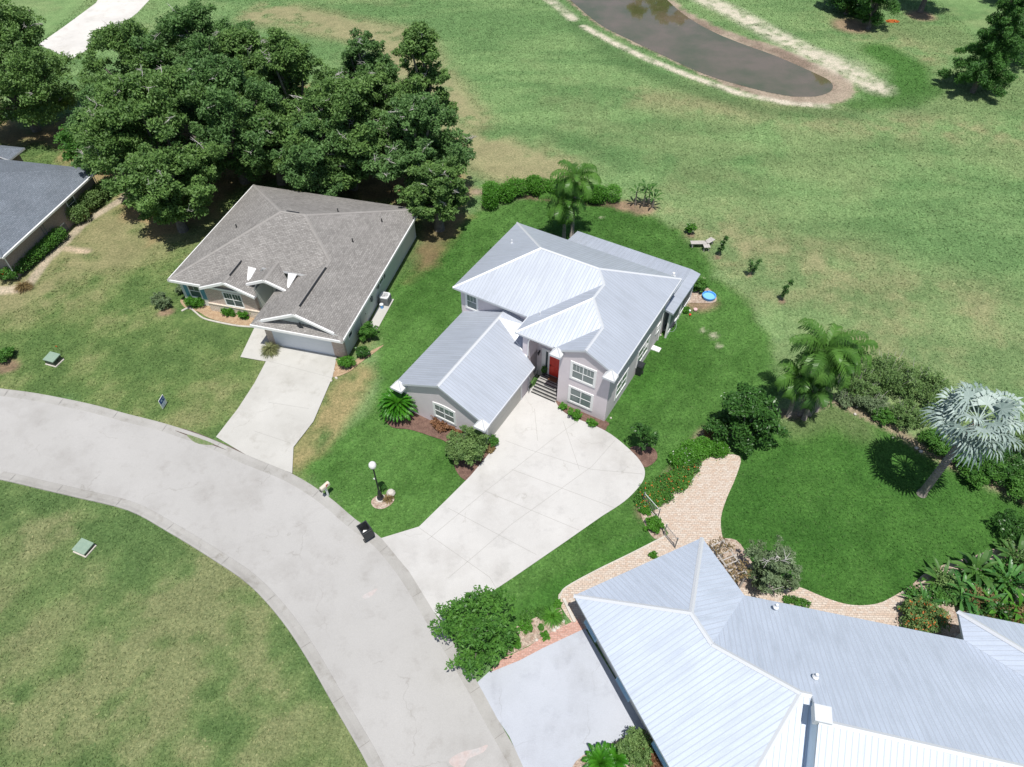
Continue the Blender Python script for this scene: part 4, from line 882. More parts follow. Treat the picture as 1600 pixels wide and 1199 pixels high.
tw = [wp(10.85, -1.55, 2.9), wp(10.85, 0.0, 2.9), wp(16.5, 5.65, zb(5.65)), wp(16.5, 4.1, zb(5.65))]; tb = [wp(10.85, -1.55, 2.9), wp(18, -1.55, 2.9), wp(18, 4.1, zb(5.65)), wp(16.5, 4.1, zb(5.65))]
up3 = lambda f, dz=.02: [(p[0], p[1], p[2] + dz) for p in f]
r3b = roofset('wing_roof', h3, [up3(tw), up3(tb)], .17, rmb, (.25, .055, .003, M['rib_big']), [(up3(tw)[0], up3(tw)[3])], .3)
mb = MB(); mb.box(.65, 7.6, -14, -.65, 0, 2.8)
P_ = [wp(-.5, .6, 0), wp(18, .6, 0), wp(18, 13, 0), wp(-.5, 13, 0)]; mb.prism([p[:2] for p in P_], 0, 2.78)
P_ = [wp(11.4, -1.0, 0), wp(18, -1.0, 0), wp(18, .6, 0), wp(11.4, .6, 0)]; mb.prism([p[:2] for p in P_], 0, 2.79); mb.build('wall', M['cream'], h3)
sdw = MB(); a = [wp(U0 + .15, 5.97, 0), wp(U0 + .15, 13.9, 0)]; zt = rz_ - .15
sdw.face([wp(U0 + .04, 5.97, zb(5.97) - .3), wp(U0 + .04, 7.2, rz_ - .14), wp(U0 + .04, 14, rz_ - K * 6.8 - .14), wp(U0 + .04, 14, fz(14) - .4), wp(U0 + .04, 7, fz(7) - .4)]); sdw.build('gable_siding', noisy('siding_blue', (.74, .84, .95), (.70, .80, .92), 2, .7, .1, 20, .05), h3)
cp = MB(); p = wp(U0 - .05, 6.98, 0); cp.M = Matrix.Translation((p[0], p[1], 0)) @ Matrix.Rotation(math.atan2(ex.y, ex.x), 4, 'Z'); cp.box(-.15, .55, -.3, .4, rz_ - .3, rz_ + .16); cp.build('ridge_end_cap', M['capm'], h3)
for px_, py_, z_ in ((1213, 948, 3.6), (1275, 1057, 5.8)):
    p = Matrix.Rotation(-R(25), 4, 'Z') @ (at(px_, py_, z_) - O3); pipe(r3, p.x, p.y, z_, .22, .07, 'acw')
p = Matrix.Rotation(-R(25), 4, 'Z') @ (at(1080, 1187, 5.0) - O3); pipe(r3, p.x, p.y, zb(p.x), .22, .06, 'dark')
for v_ in (-1.5, -4.85, -8.2):
    mb = MB(); mb.slab([(.27, v_ - .62, 1.15), (.27, v_ + .62, 1.15), (.62, v_ + .62, 2.3), (.62, v_ - .62, 2.3)], .05, 0, 0)
    o = mb.build('bahama_shutter', M['ltblue'], h3); window(h3, .65, v_, 1.0, -90, 1.1, 1.3, 1, .08)
    q = MB()
    for i in range(10): f = i / 10; q.box(.255 + .33 * f, .30 + .33 * f, v_ - .57, v_ + .57, 1.16 + 1.08 * f, 1.19 + 1.08 * f)
    q.build('louvre', M['ltblue'], o)

# ---------- far left house with slate blue shingles
O4 = at(153, 265, 2.7); O4.z = 0; h4 = thing('slate_roof_house', 'brown brick house with slate blue shingle roof and white eaves at the left edge', 'house', O4, R(79.5 - 90))
q1 = (0, 0, 2.7); q2 = (0, -13.6, 2.7); q3 = (-16, -13.6, 2.7); q4 = (-16, 0, 2.7); x1, x2 = (-6.8, -6.8, zs(6.8)), (-9.2, -6.8, zs(6.8))
f4 = [[q1, q2, x1], [q2, q3, x2, x1], [q3, q4, x2], [q4, q1, x1, x2]]
r4 = roofset('roof', h4, f4, .17, [M['shingle_blue'], M['white'], M['shingle_blue']], None, [(q1, x1), (q2, x1)], .25)
drip(r4, [q2, q1][::1], .12)
g1 = up3([(-9.3, -.01, 2.7), (-9.3, 2.3, 2.7), (-16, 2.3, 2.7), (-16, -2.3, 2.7 + S * 4.6), (-11.6, -2.3, 2.7 + S * 4.6)], .02)
roofset('rear_wing_roof', h4, [[(-9.3, -.01, 2.72), (-9.3, 2.3, 2.72), (-11.9, -.3, 3.786)], [(-9.3, 2.3, 2.72), (-16, 2.3, 2.72), (-16, -.3, 3.786), (-11.9, -.3, 3.786)]], .17, [M['shingle_blue'], M['white']])
mb = MB(); mb.box(-15.6, -.5, -13.1, -.5, 0, 2.6); mb.box(-15.6, -9.8, -.5, 1.8, 0, 2.6); mb.build('wall', M['brick_brown'], h4)
gt = MB(); gt.box(0, .09, -13.65, .05, 2.56, 2.71); gt.build('gutter', M['white'], h4)
downspout(h4, [(.0, -.3, 2.55), (-.4, -.45, 2.3), (-.42, -.45, .1)]); downspout(h4, [(-.05, -13.3, 2.55), (-.42, -13.15, 2.2), (-.44, -13.15, .1)]); window(h4, -.5, -4.2, 1.0, 90, 1.0, 1.3, 1, .06, gl='glassd')
mb = MB(); mb.box(-.5, -.42, -8.2, -8.15, .3, 2.3); mb.box(-.5, -.42, -8.5, -8.46, .3, 2.0); mb.build('conduit', M['acgrey'], h4)
# ================================================================= TREES
OG = 'live oaks behind the shingle house'
oaks = [
 ('tall oak at the left edge of the picture above the slate roof, grey limbs showing', (12, 118), 6, 7.0, 13, 'oak', 42000, 46, 1.9, 3, 26),
 ('oak nearest the top left sand path, leftmost of the big grove', (210, 122), 6, 5.8, 11, 'oak', 36000, 40, 1.7, 4, 12),
 ('rounded oak at the very back of the grove, beside the fairway', (315, 98), 6.5, 7.2, 12, 'oak2', 44000, 46, 1.8, 5, 18),
 ('broad oak in the middle of the grove, left of the shingle roof', (245, 215), 6, 7.0, 12, 'oak', 42000, 44, 1.8, 6, 26),
 ('oak with pale bare limbs behind the left hip of the shingle roof', (355, 195), 6, 6.0, 11.5, 'oak2', 36000, 38, 1.7, 7, 26),
 ('low oak hanging over the lawn at the left corner of the shingle roof', (262, 300), 4, 4.6, 8, 'oak', 24000, 26, 1.5, 8, 16),
 ('upright oak behind the middle of the shingle roof', (452, 150), 6, 5.0, 11.5, 'oak', 32000, 32, 1.5, 9, 16),
 ('oak with a thick grey trunk directly behind the back eave of the shingle house', (535, 205), 6, 5.2, 11, 'oak', 34000, 34, 1.5, 10, 22),
 ('tall narrow oak rising above the fairway at the right of the grove', (662, 135), 7, 3.1, 12.5, 'oak', 20000, 22, 1.2, 11, 8),
 ('spreading oak with grey moss at the right side of the grove', (650, 225), 5.5, 5.6, 9.5, 'oak2', 34000, 36, 1.5, 12, 44),
 ('small oak hanging over the right back corner of the shingle roof', (682, 305), 3.6, 3.3, 6.4, 'oak', 18000, 20, 1.15, 13, 24),
 ('low oak filling the gap behind the left hip of the shingle house', (425, 228), 4, 4.0, 8.0, 'oak', 20000, 24, 1.4, 15, 18),
 ('oak joining the left pair of the grove behind the lawn corner', (182, 215), 5, 4.8, 9.5, 'oak2', 26000, 28, 1.5, 16, 14),
 ('oak at the centre back of the grove between two taller crowns', (390, 120), 6, 4.8, 10.5, 'oak', 24000, 26, 1.5, 17, 10),
 ('oak crown bridging the two halves of the grove behind the roof', (498, 245), 4.6, 4.0, 8.5, 'oak2', 20000, 24, 1.4, 18, 18),
 ('inner oak between the thick trunk and the mossy oak', (592, 175), 5.5, 4.4, 9.5, 'oak', 22000, 26, 1.4, 19, 16),
 ('slender oak at the back of the grove between two gaps of fairway', (572, 128), 6, 3.6, 10.5, 'oak2', 18000, 20, 1.25, 14, 12)]
for lab, px, zc, r_, h_, lf, nl_, nb_, rb_, sd_, tw_ in oaks:
    tree('oak_tree', lab, 'tree', px, zc, r_, h_, lf, int(nl_ * 1.5), .235, int(nb_ * 2.1), rb_ * .74, OG if px[0] > 100 else None, .38, 2.6, 2.2, twigs=tw_, seed=sd_, nl=14)
tree('young_tree', 'small airy tree beside the back corner of the slate roof', 'tree', (118, 232), 2.4, 2.1, 4.4, 'mid', 5000, .2, 16, .8, None, .08, 1.2, 1.2, seed=21)
tree('dense_tree', 'dark dense tree on the pond bank at the top, left of the sand patch', 'tree', None, 5, 3.6, 10, 'dark', 26000, .26, 30, 1.4, None, .3, 1.2, .9, seed=22, xy=tuple(at(1322, 22)[:2]))
tree('dense_tree', 'dark pointed tree at the top, just left of the small orange leaf pile', 'tree', (1372, 2), 3.5, 2.6, 7.5, 'cypress', 18000, .2, 20, 1.1, None, .25, 1.2, .9, seed=23)
tree('forked_tree', 'tree with a pale forked trunk standing in the top edge shadow', 'tree', (1470, -62), 6.5, 4.2, 9, 'mid', 18000, .25, 22, 1.4, None, .3, 4.5, 4.8, seed=24)
for i, (x_, y_, hh_) in enumerate(((1005, -78, 10.5), (1045, -62, 9), (1080, -60, 11), (1118, -56, 9))):
    c_ = at(x_, y_); tree('bank_tree', ('tall', 'round', 'broad', 'leaning')[i] + ' tree beyond the top bank of the pond, mirrored in the water', 'tree', None, 4, 2.6, hh_, 'dark', 9000, .4, 18, 1.2, 'trees beyond the pond', .3, 1.2, .8, seed=30 + i, xy=(c_.x, c_.y))
# feathery conifers, top right
def conifer(label, px, zc, r_, h_, n, seed):
    p = at(px[0], px[1], zc); t = thing('cypress_tree', label, 'tree', (p.x, p.y, 0)); q = random.Random(seed); bl = []; br = []
    for i in range(46):
        f = i / 46; z = 1.6 + (h_ - 2.2) * f; rr = r_ * (1 - f ** 1.4 * .85) * q.uniform(.65, 1.05); a = i * 2.4 + q.uniform(-.3, .3); br.append((a, rr, z))
        for g in (.3, .5, .7, .88, 1.0):
            k = (.85 - .4 * g) * (1.15 - .5 * f); bl.append((math.cos(a) * rr * g + q.uniform(-.25, .25), math.sin(a) * rr * g + q.uniform(-.25, .25), z - rr * .22 * g + q.uniform(-.25, .25), k, k, k * .9))
    foliage('crown', bl, n, .26, L['cypress'], t, shell=.1, aspect=.28)
    mb = MB(); mb.tube([(0, 0, -.1), (0, 0, h_ * .5), (0, 0, h_ * .97)], [.32, .2, .03], 8)
    for a, rr, z in br: mb.tube([(0, 0, z - .1), (math.cos(a) * rr * .8, math.sin(a) * rr * .8, z - rr * .15)], [.07, .015], 5)
    mb.build('trunk', M['bark'], t)
conifer('big feathery dark cypress at the top right, its shadow on the fairway', (1560, 62), 6, 4.4, 12.5, 52000, 3)
conifer('second feathery cypress in the top right corner, mostly out of frame', (1640, 20), 6, 4.5, 12, 36000, 4)
conifer('third cypress behind the others near the top right edge', (1600, -70), 6, 4.0, 12, 26000, 5)

# magnolia like round tree and other single trees
tree('round_tree', 'dense round glossy tree at the end of the paver path', 'tree', (1163, 655), 2.2, 2.35, 4.3, 'dark', 15000, .19, 24, .85, None, .14, 1.0, .9, seed=40, shell=.62)
tree('street_tree', 'bushy green tree beside the street between the two driveways', 'tree', (742, 988), 2.2, 2.35, 4.4, 'mid', 8500, .17, 30, .7, None, .1, 1.0, .9, seed=41, shell=.35)
tree('sapling_tree', 'small dark tree in a mulch ring at the right tip of the driveway', 'tree', (1010, 678), 1.7, .95, 3.2, 'dark', 2200, .15, 12, .42, None, .06, .9, .9, seed=42, shell=.3)
tree('silver_bush_tree', 'pale silvery small tree between the trellis and the pale blue roof', 'tree', (1205, 885), 2.0, 1.6, 3.6, 'grey', 8000, .14, 24, .5, None, .07, .8, .7, seed=43, shell=.3, twigs=9)

# ---------- palms
def queen_palm(name, label, bases, group=None):
    """bases: (base px, top z, frond length, fronds, lean dx, dy, leaf, dead)"""
    p0 = at(*bases[0][0]); t = thing(name, label, 'palm', p0, 0, group)
    for i, (bp, hz, fl, nf, lx, ly, lf, dd) in enumerate(bases):
        b = at(*bp) - p0; top = Vector((b.x + lx, b.y + ly, hz)); mb = MB()
        mb.tube([(b.x, b.y, -.1), (b.x + lx * .25, b.y + ly * .25, hz * .35), (b.x + lx * .65, b.y + ly * .65, hz * .72), top], [.2, .15, .13, .15], 10); mb.build('trunk', M['palmtrunk'], t, smooth=True)
        palm_crown(t, top, nf, fl, lf, el=(-.5, 1.25), droop=(1.7, 2.7), nl=27, ll=.8, lw=.075, hang=1.7, seed=i + int(bp[0]), dead=dd)
    return t
queen_palm('feather_palm', 'clump of drooping feather palms with leaning trunks beside the round tree', [((1250, 648), 6.3, 3.0, 20, -.25, .1, 'palm', 4), ((1232, 650), 4.0, 2.0, 10, -.5, .0, 'palm', 4), ((1264, 648), 5.4, 2.6, 16, -.1, -.1, 'palm', 5), ((1256, 655), 3.2, 2.0, 8, -.3, -.2, 'palm2', 6), ((1274, 642), 5.4, 2.0, 12, .45, .3, 'palm', 4)])
queen_palm('feather_palm', 'tall feather palm behind the back roof, in front of the clipped hedge', [((893, 372), 6.0, 2.6, 17, .0, .1, 'palm', 0)])
queen_palm('feather_palm', 'shorter feather palm touching the back eave, left of its taller twin', [((881, 374), 3.7, 2.5, 16, -.1, .15, 'palm', 5)])
# silver fan palm
pb = at(1440, 772); t = thing('silver_fan_palm', 'silvery blue fan palm with a bare brown trunk on the right lawn', 'palm', pb); mb = MB()
mb.tube([(0, 0, -.1), (0, 0, .3), (.02, .02, 2.4), (0, .05, 4.9), (0, 0, 7.3)], [.34, .26, .21, .19, .22], 12)
for i in range(21): z = .6 + i * .3; mb.tube([(.0, .02, z), (.0, .02, z + .05)], [.235, .235], 12)
mb.build('trunk', M['palmtrunk'], t, smooth=True); Q = []; vv = []; q = random.Random(5)
for i in range(30):
    f = i / 30; az = i * 2.39996; el = 1.0 - 1.65 * f; top = Vector((0, 0, 7.4)); d = Vector((math.cos(az) * math.cos(el), math.sin(az) * math.cos(el), math.sin(el))); pl = q.uniform(1.05, 1.75)
    c = top + d * pl - Vector((0, 0, .25 * (1 - f))); n_ = (Vector((0, 0, 1)) * math.cos(el) - Vector((math.cos(az), math.sin(az), 0)) * math.sin(el)) + Vector((q.uniform(-.6, .6), q.uniform(-.6, .6), .3)); k = fan_quads(c, n_, d, q.uniform(.95, 1.25), 20, 4.3, .38, q)
    sdv = Vector((-math.sin(az), math.cos(az), 0)) * .03; k.append([top - sdv, top + sdv, c + sdv, c - sdv]); Q += k; s = q.random(); vv += [min(1, max(0, s + q.uniform(-.2, .2))) for _ in k]
Q2('crown', Q, L['silver'], t, np.array(vv)); Q = []
for i in range(3): az = q.uniform(0, 6.28); c = Vector((math.cos(az) * .5, math.sin(az) * .5, 6.5)); Q += fan_quads(c, Vector((math.cos(az), math.sin(az), .2)), Vector((math.cos(az) * .3, math.sin(az) * .3, -1)), .7, 14, 2.4, .2, q)
Q2('dead_frond', Q, L['dead'], t)
# cycads
def cycad(label, px, r_, h_, nf, leaf='sago', n=46, zc=.7):
    p = at(px[0], px[1], zc); t = thing('cycad', label, 'cycad', (p.x, p.y, 0)); mb = MB(); mb.tube([(0, 0, -.05), (0, 0, h_)], [.22, .18], 10); mb.build('trunk', M['palmtrunk'], t); Q = []; vv = []; q = random.Random(int(px[0]))
    for i in range(nf):
        f = (i + .5) / nf; az = i * 2.39996; fr = frond_quads(Vector((0, 0, h_)), az, 1.35 - 1.2 * f, r_ * q.uniform(.85, 1.15), 1.15, n, .17, .03, .2, .02, stiff=True); Q += fr; s = q.random(); vv += [min(1, max(0, s + q.uniform(-.25, .25))) for _ in fr]
    Q2('fronds', Q, L[leaf], t, np.array(vv)); return t
cycad('bright green cycad at the left front corner of the grey house', (622, 635), 1.5, .9, 110, n=44, zc=.9)
cycad('cycad at the bottom edge beside the grey blue driveway', (938, 1192), 1.0, .35, 34, zc=.4)
cycad('second cycad at the bottom edge, closer to the olive bush', (962, 1186), .8, .35, 26, zc=.4)
# strelitzia palms on a soil patch
p0 = at(1003, 322); t = thing('bird_of_paradise', 'clump of three short palm like plants with banana leaves on bare soil', 'plant', p0); q = random.Random(3)
for (dx, dy, hz, nn) in ((-.65, .1, 1.5, 9), (.15, 0, 1.9, 11), (.95, -.35, 1.0, 9), (.6, .2, 1.5, 7)):
    mb = MB(); mb.tube([(dx, dy, -.05), (dx, dy, hz)], [.07, .06], 7); mb.build('stem', M['palmtrunk'], t); Q = []
    for i in range(nn): Q += paddle((dx, dy, hz - .2), i * 2.4 + dx, q.uniform(.5, 1.3), q.uniform(.75, 1.0), .2, 1.7, .35)
    Q2('leaves', Q, L['palm2'], t)
# tropical bed at the right edge
q = random.Random(9)
labs = ['broad leaved plant over the sunny bend of the paver path', 'philodendron with long drooping leaves beside the lawn edge', 'banana leaved plant in the middle of the tropical bed', 'tall tropical plant against the white wing roof', 'upright leafy plant at the back of the tropical bed by the lawn', 'large leaved plant at the right frame edge above the roof', 'spreading philodendron at the far right edge of the lawn', 'low broad plant just above the pale wing roof', 'yellow green leafy plant at the right frame edge beside the wing roof']
for i, (x_, y_, hz, ln, nn, lf) in enumerate(((1448, 938, .9, .9, 16, 'trop'), (1478, 908, 1.1, 1.1, 22, 'palm2'), (1508, 925, 1.3, 1.1, 24, 'trop'), (1540, 935, 1.3, 1.0, 22, 'trop'), (1530, 888, 1.2, 1.2, 22, 'palm2'), (1580, 905, 1.3, 1.2, 24, 'trop'), (1592, 868, 1.1, 1.1, 22, 'palm2'), (1565, 950, .9, .9, 18, 'bright'), (1598, 950, .9, 1.0, 18, 'bright'))):
    p = at(x_, y_, .7); t = thing('tropical_plant', labs[i], 'plant', (p.x, p.y, 0), q.uniform(0, 6), 'tropical plants in the right hand bed'); Q = []; vv = []
    for j in range(nn):
        a = j * 2.4; rr = q.uniform(.05, .45); k = paddle((math.cos(a) * rr * .4, math.sin(a) * rr * .4, .1), a, q.uniform(.55, 1.4), ln * q.uniform(.6, 1.05), ln * q.uniform(.14, .27), q.uniform(.9, 1.7), .55); Q += k; s = q.random(); vv += [s] * len(k)
    for j in range(nn):
        a = q.uniform(0, 6.28); rr = q.uniform(.2, 1.0); k = paddle((math.cos(a) * rr, math.sin(a) * rr, .05), q.uniform(0, 6.28), q.uniform(.7, 1.5), ln * q.uniform(.35, .6), ln * q.uniform(.1, .25), q.uniform(.6, 1.5), .5); Q += k; vv += [q.random()] * len(k)
    Q2('leaves', Q, L[lf], t, np.array(vv)); foliage('undergrowth', subblobs([(0, 0, .35, .9, .8, .35)], 6, i, .6), 1700, .13, L[('mid', 'olive', 'dark', 'brown', 'mid')[i % 5]], t, shell=.1); mb = MB(); mb.tube([(0, 0, -.03), (.02, 0, hz * .5)], [.06, .04], 6); mb.build('stem', M['bark'], t)
bush('flowering_bush', 'bush with orange red flowers beside the pale wing roof', 'bush', (1438, 963), 1.35, 1.2, 'olive', 4200, .13, flowers=(L['orange'], .10))

# ---------- shrubs and hedges
B = bush
HG = 'foundation shrubs of the shingle house'
B('shrub', 'bright hedge bush under the blue shuttered window', 'bush', (303, 471), .95, .95, 'bright', 3600, .10, HG, ry=.55, rz=R(-12))
B('shrub', 'small grey green bush at the left corner of the shingle house', 'bush', (281, 452), .5, .8, 'grey', 1100, .10, HG)
B('shrub', 'left one of the two low bushes below the brick gable window', 'bush', (356, 486), .7, .8, 'bright', 2300, .10, HG, ry=.45, rz=R(-12))
B('shrub', 'right one of the two low bushes below the brick gable window', 'bush', (380, 492), .5, .75, 'bright', 1600, .10, HG)
B('shrub', 'round olive bush alone on the left lawn near the edged bed', 'bush', (252, 471), .75, 1.15, 'grey', 2300, .11, shell=.35)
B('shrub', 'dark bush cut by the left picture edge above the street', 'bush', (4, 555), .9, 1.0, 'mid', 2300, .11)
B('shrub', 'tall green shrub against the side wall right of the white garage door', 'bush', (575, 519), .85, 1.5, 'mid', 3600, .11, HG)
B('shrub', 'dark low shrub tucked between two taller shrubs by the side wall', 'bush', (566, 550), .62, .8, 'dark', 1800, .11, HG)
B('shrub', 'round bright shrub at the right front corner of the white garage door', 'bush', (541, 567), .66, .9, 'bright', 2300, .10, HG)
# fountain grass
def grassclump(label, px, r_, h_, n, leaf, group=None, nm='grass_clump', zc=.3):
    p = at(px[0], px[1], zc); t = thing(nm, label, 'grass clump', (p.x, p.y, 0), 0, group); Q = []; q = random.Random(int(px[0]))
    for i in range(n):
        a = q.uniform(0, 6.283); e = q.uniform(.35, 1.5); l_ = r_ * q.uniform(.8, 1.25); d = Vector((math.cos(a) * math.cos(e), math.sin(a) * math.cos(e), math.sin(e))); s = Vector((-math.sin(a), math.cos(a), 0)) * .018
        b = Vector((math.cos(a), math.sin(a), 0)) * r_ * .15 * q.random(); m_ = b + d * l_ * .6; e_ = m_ + (d + Vector((0, 0, -.9))).normalized() * l_ * .5; Q.append([b - s, b + s, m_ + s, m_ - s]); Q.append([m_ - s, m_ + s, e_ + s * .2, e_ - s * .2])
    Q2('blades', Q, L[leaf], t); mb = MB(); mb.lathe((0, 0, 0), [(r_ * .2, -.02), (r_ * .18, .08), (r_ * .05, .12)], 8); mb.build('root_crown', M['bark'], t)
    return t
grassclump('straw tipped ornamental grass beside the white garage door', (422, 546), .75, .8, 420, 'straw')
grassclump('bright strappy plant at the corner of the paver path bed', (863, 962), .62, .5, 420, 'bright')
grassclump('orange brown grass clump by the sandy corner left', (36, 447), .7, .6, 320, 'brown')
bush('shrub', 'green bush with orange flowers below the slate roof corner', 'bush', (14, 425), 1.25, 1.3, 'mid', 4200, .13, flowers=(L['orange'], .05))
hedge('clipped_hedge', 'clipped hedge with brown side along the brown brick wall', 'hedge', [(92, 366), (28, 418)], 1.25, 1.25, 'mid', 11000, .11, boxy=True)
hedge('hedge', 'taller rusty green hedge towards the back of the brown brick wall', 'hedge', [(163, 290), (116, 338)], 1.5, 1.8, 'olive', 9000, .13)
hedge('bed_plants', 'rusty leaves spreading beside the taller hedge at the brown wall', 'hedge', [(170, 292), (128, 340)], .8, .6, 'brown', 2600, .12)
# grey house beds
B('reddish_shrub', 'rust red leafy plants in the bed right of the cycad', 'plant', (688, 662), .85, .7, 'red', 2400, .13, ry=.55, rz=R(-35), shell=.3)
B('reddish_shrub', 'red and green low plants under the garage gable window', 'plant', (715, 671), .7, .6, 'red', 1800, .13, ry=.5, rz=R(-35), shell=.3)
B('shrub', 'green low plant between the rust red plants of the garage bed', 'plant', (700, 655), .5, .5, 'mid', 1000, .12, shell=.3)
B('shrub', 'large grey green bush in front of the garage corner', 'bush', (731, 698), 1.55, 2.1, 'olive', 9000, .13, shell=.35, nb=12)
B('shrub', 'small glossy bush between the driveway and the grey green bush', 'bush', (769, 690), .5, .7, 'mid', 1200, .11)
B('yellow_shrub', 'small yellowish plant at the driveway edge below the downpipe', 'plant', (765, 702), .38, .4, 'brown', 600, .1)
FG = 'small plants in the bed under the front windows'
B('shrub', 'smallest bright plant in the front bed, nearest the steps', 'bush', (880, 636), .34, .5, 'bright', 600, .10, FG)
B('shrub', 'largest bright bush in the front bed, below the lower window', 'bush', (899, 648), .5, .75, 'bright', 1300, .10, FG)
B('shrub', 'low bright plant in the front bed, nearest the right house corner', 'bush', (925, 661), .38, .4, 'bright', 800, .10, FG)
# hedge bank along the paver path
hedge('jasmine_hedge', 'spreading glossy groundcover with white blossom left of the round tree', 'hedge', [(1122, 700), (1088, 704), (1060, 716)], 1.55, .75, 'bright', 9000, .11, flowers=(L['whitef'], .012))
hedge('flower_bank', 'groundcover bank with orange flowers along the paver path', 'hedge', [(1078, 728), (1052, 748), (1028, 768), (1012, 778)], 1.7, .6, 'mid', 9500, .12, flowers=(L['orange'], .05))
B('bromeliad', 'reddish leafy plant beside the foot of the round tree', 'plant', (1113, 676), .6, .6, 'brown', 1100, .13, shell=.3)
B('shrub', 'bright green bush by the wire gate on the paver path', 'bush', (1022, 820), .62, .7, 'bright', 2200, .10)
B('shrub', 'small bright plants at the lawn tip beside the wire gate', 'bush', (1008, 797), .4, .35, 'bright', 800, .09)
B('shrub', 'tiny plant at the left eave of the pale roof on the path', 'bush', (1020, 868), .3, .35, 'bright', 450, .09)
B('shrub', 'low green plants on the path strip above the long pale roof', 'bush', (1244, 941), .8, .3, 'mid', 1300, .10, ry=.25, rz=R(-15))
PG = 'small shrubs in the rocky bed by the street tree'
for i, (x_, y_, r_, lf, lb) in enumerate(((822, 962, .42, 'mid', 'upper left small shrub of the rocky bed beside the lawn'), (822, 980, .42, 'bright', 'round dark green ball shrub in the middle of the rocky bed'), (845, 957, .4, 'mid', 'small shrub between the ball shrub and the strappy plant'), (872, 944, .3, 'bright', 'little round shrub at the path bend above the strappy plant'), (853, 994, .3, 'bright', 'little shrub touching the red brick border'), (801, 1005, .5, 'bright', 'bright shrub partly under the street tree crown'), (845, 980, .2, 'mid', 'tiny shrub in the bare centre of the rocky bed'))):
    B('shrub', lb, 'bush', (x_, y_), r_, r_ * 1.1, lf, int(3600 * r_ * r_ + 300), .085, PG)
B('shrub', 'olive bush at the bottom edge on the grey blue driveway', 'bush', (998, 1168), 1.0, 1.5, 'olive', 4200, .11, shell=.35)
B('reddish_shrub', 'rust coloured bush under the eave at the bottom edge', 'bush', (1028, 1182), .75, 1.3, 'red', 2200, .11, shell=.35)
# back hedge
hedge('clipped_hedge', 'long bright clipped hedge behind the back roof, crossed by two palms', 'hedge', [(772, 303), (800, 296), (835, 291), (880, 296), (925, 302), (955, 304)], 1.9, 1.7, 'bright', 26000, .13, boxy=False)
hedge('clipped_hedge', 'short end of the back hedge turning towards the shingle house', 'hedge', [(768, 297), (770, 312)], 1.7, 1.5, 'bright', 5000, .13)
# scattered young plants
B('flowering_bush', 'small bright bush with white blossom on the right back lawn', 'bush', (1079, 357), .5, 1.0, 'bright', 1300, .11, flowers=(L['whitef'], .06), zc=.55)
def sapling(label, px, h_, seed, splay=0):
    p = at(*px); t = thing('sapling', label, 'sapling', (p.x, p.y, 0), 0, 'three saplings in a row on the back lawn'); q = random.Random(seed); bl = []; mb = MB()
    for s in ((-1, 1) if splay else (0,)):
        pts = [(0, 0, 0), (s * .15 + .05, .05, h_ * .5), (s * .38 + .12, .1, h_)]; mb.tube(pts, [.03, .02, .01], 5)
        for i in range(7): f = .3 + .7 * i / 6; bl.append((pts[2][0] * f + q.uniform(-.15, .15), q.uniform(-.12, .12), h_ * f, .2, .2, .17))
    mb.build('trunk', M['bark'], t); foliage('crown', bl, 560, .12, L['dark'], t, shell=.3)
sapling('thin upright sapling right of the grey bench', (1123, 400), 2.0, 1); sapling('forked sapling with two leafy stems, middle one of the row', (1171, 430), 1.5, 2, 1); sapling('leaning sapling nearest the feather palm clump', (1221, 470), 2.0, 3)
B('shrub', 'dark leafy plant at the porch corner beside the blue pool', 'bush', (1094, 447), .7, 1.1, 'mid', 2600, .13)
B('shrub', 'bright plant by the porch wall below the small pool', 'bush', (1072, 484), .35, .5, 'bright', 600, .1)
# wild hedge row, right
WG = 'wild shrub row behind the right lawn'
for i, (x_, y_, r_, h_, lf, n_, lb, sh) in enumerate(((1342, 600, 1.5, 1.7, 'olive', 4200, 'thin olive shrub right of the feather palm clump', .3), (1395, 585, 1.9, 2.2, 'olive', 6500, 'tallest olive shrub of the wild row', .3), (1440, 600, 1.7, 2.0, 'olive', 5500, 'olive shrub touching the left fronds of the silver palm', .3), (1362, 626, 1.3, 1.3, 'grey', 4200, 'grey twiggy shrub in front of the tallest olive shrub', .3), (1382, 648, .9, .9, 'mid', 2600, 'low green shrub at the bare soil edge of the right lawn', .4), (1420, 648, 1.4, 1.4, 'olive', 4800, 'olive shrub left of the silver palm crown', .35), (1462, 690, 1.1, 1.0, 'mid', 3200, 'green shrub below the silver palm crown', .4), (1325, 622, .9, .9, 'grey', 1700, 'small grey shrub beside the feather palm trunks', .3), (1530, 735, 1.5, 1.3, 'mid', 5200, 'leafy shrub right of the silver palm trunk', .4), (1572, 728, 1.6, 1.5, 'dark', 5600, 'dark leafy shrub near the right edge under the silver palm', .4), (1600, 765, 1.6, 1.4, 'mid', 5200, 'leafy shrub cut by the right edge beside the lawn', .4), (1500, 712, 1.2, 1.1, 'mid', 3200, 'shrub directly behind the silver palm trunk', .4), (1480, 640, 1.6, 1.6, 'olive', 4200, 'olive shrub hidden partly behind the silver palm crown', .35), (1600, 690, 1.6, 1.6, 'olive', 4200, 'shrub at the right edge behind the silver palm', .4), (1590, 830, 1.3, 1.2, 'dark', 3600, 'dark shrub at the right edge above the tropical bed', .4))):
    o = B('wild_shrub', lb, 'bush', (x_, y_), r_, h_, lf, n_, .13, WG, shell=sh, nb=12)
    if lf in ('grey', 'olive'):
        mb = MB(); q = random.Random(i + 90)
        for k in range(22):
            a = q.uniform(0, 6.28); rr = q.uniform(.2, .95) * r_; z = h_ * q.uniform(.6, 1.1); s = Vector((math.cos(a) * rr * .6, math.sin(a) * rr * .6, z * .4)); mb.tube([s, (math.cos(a) * rr, math.sin(a) * rr, z)], [.02, .008], 4)
        mb.build('bare_twigs', M['twig'], o)

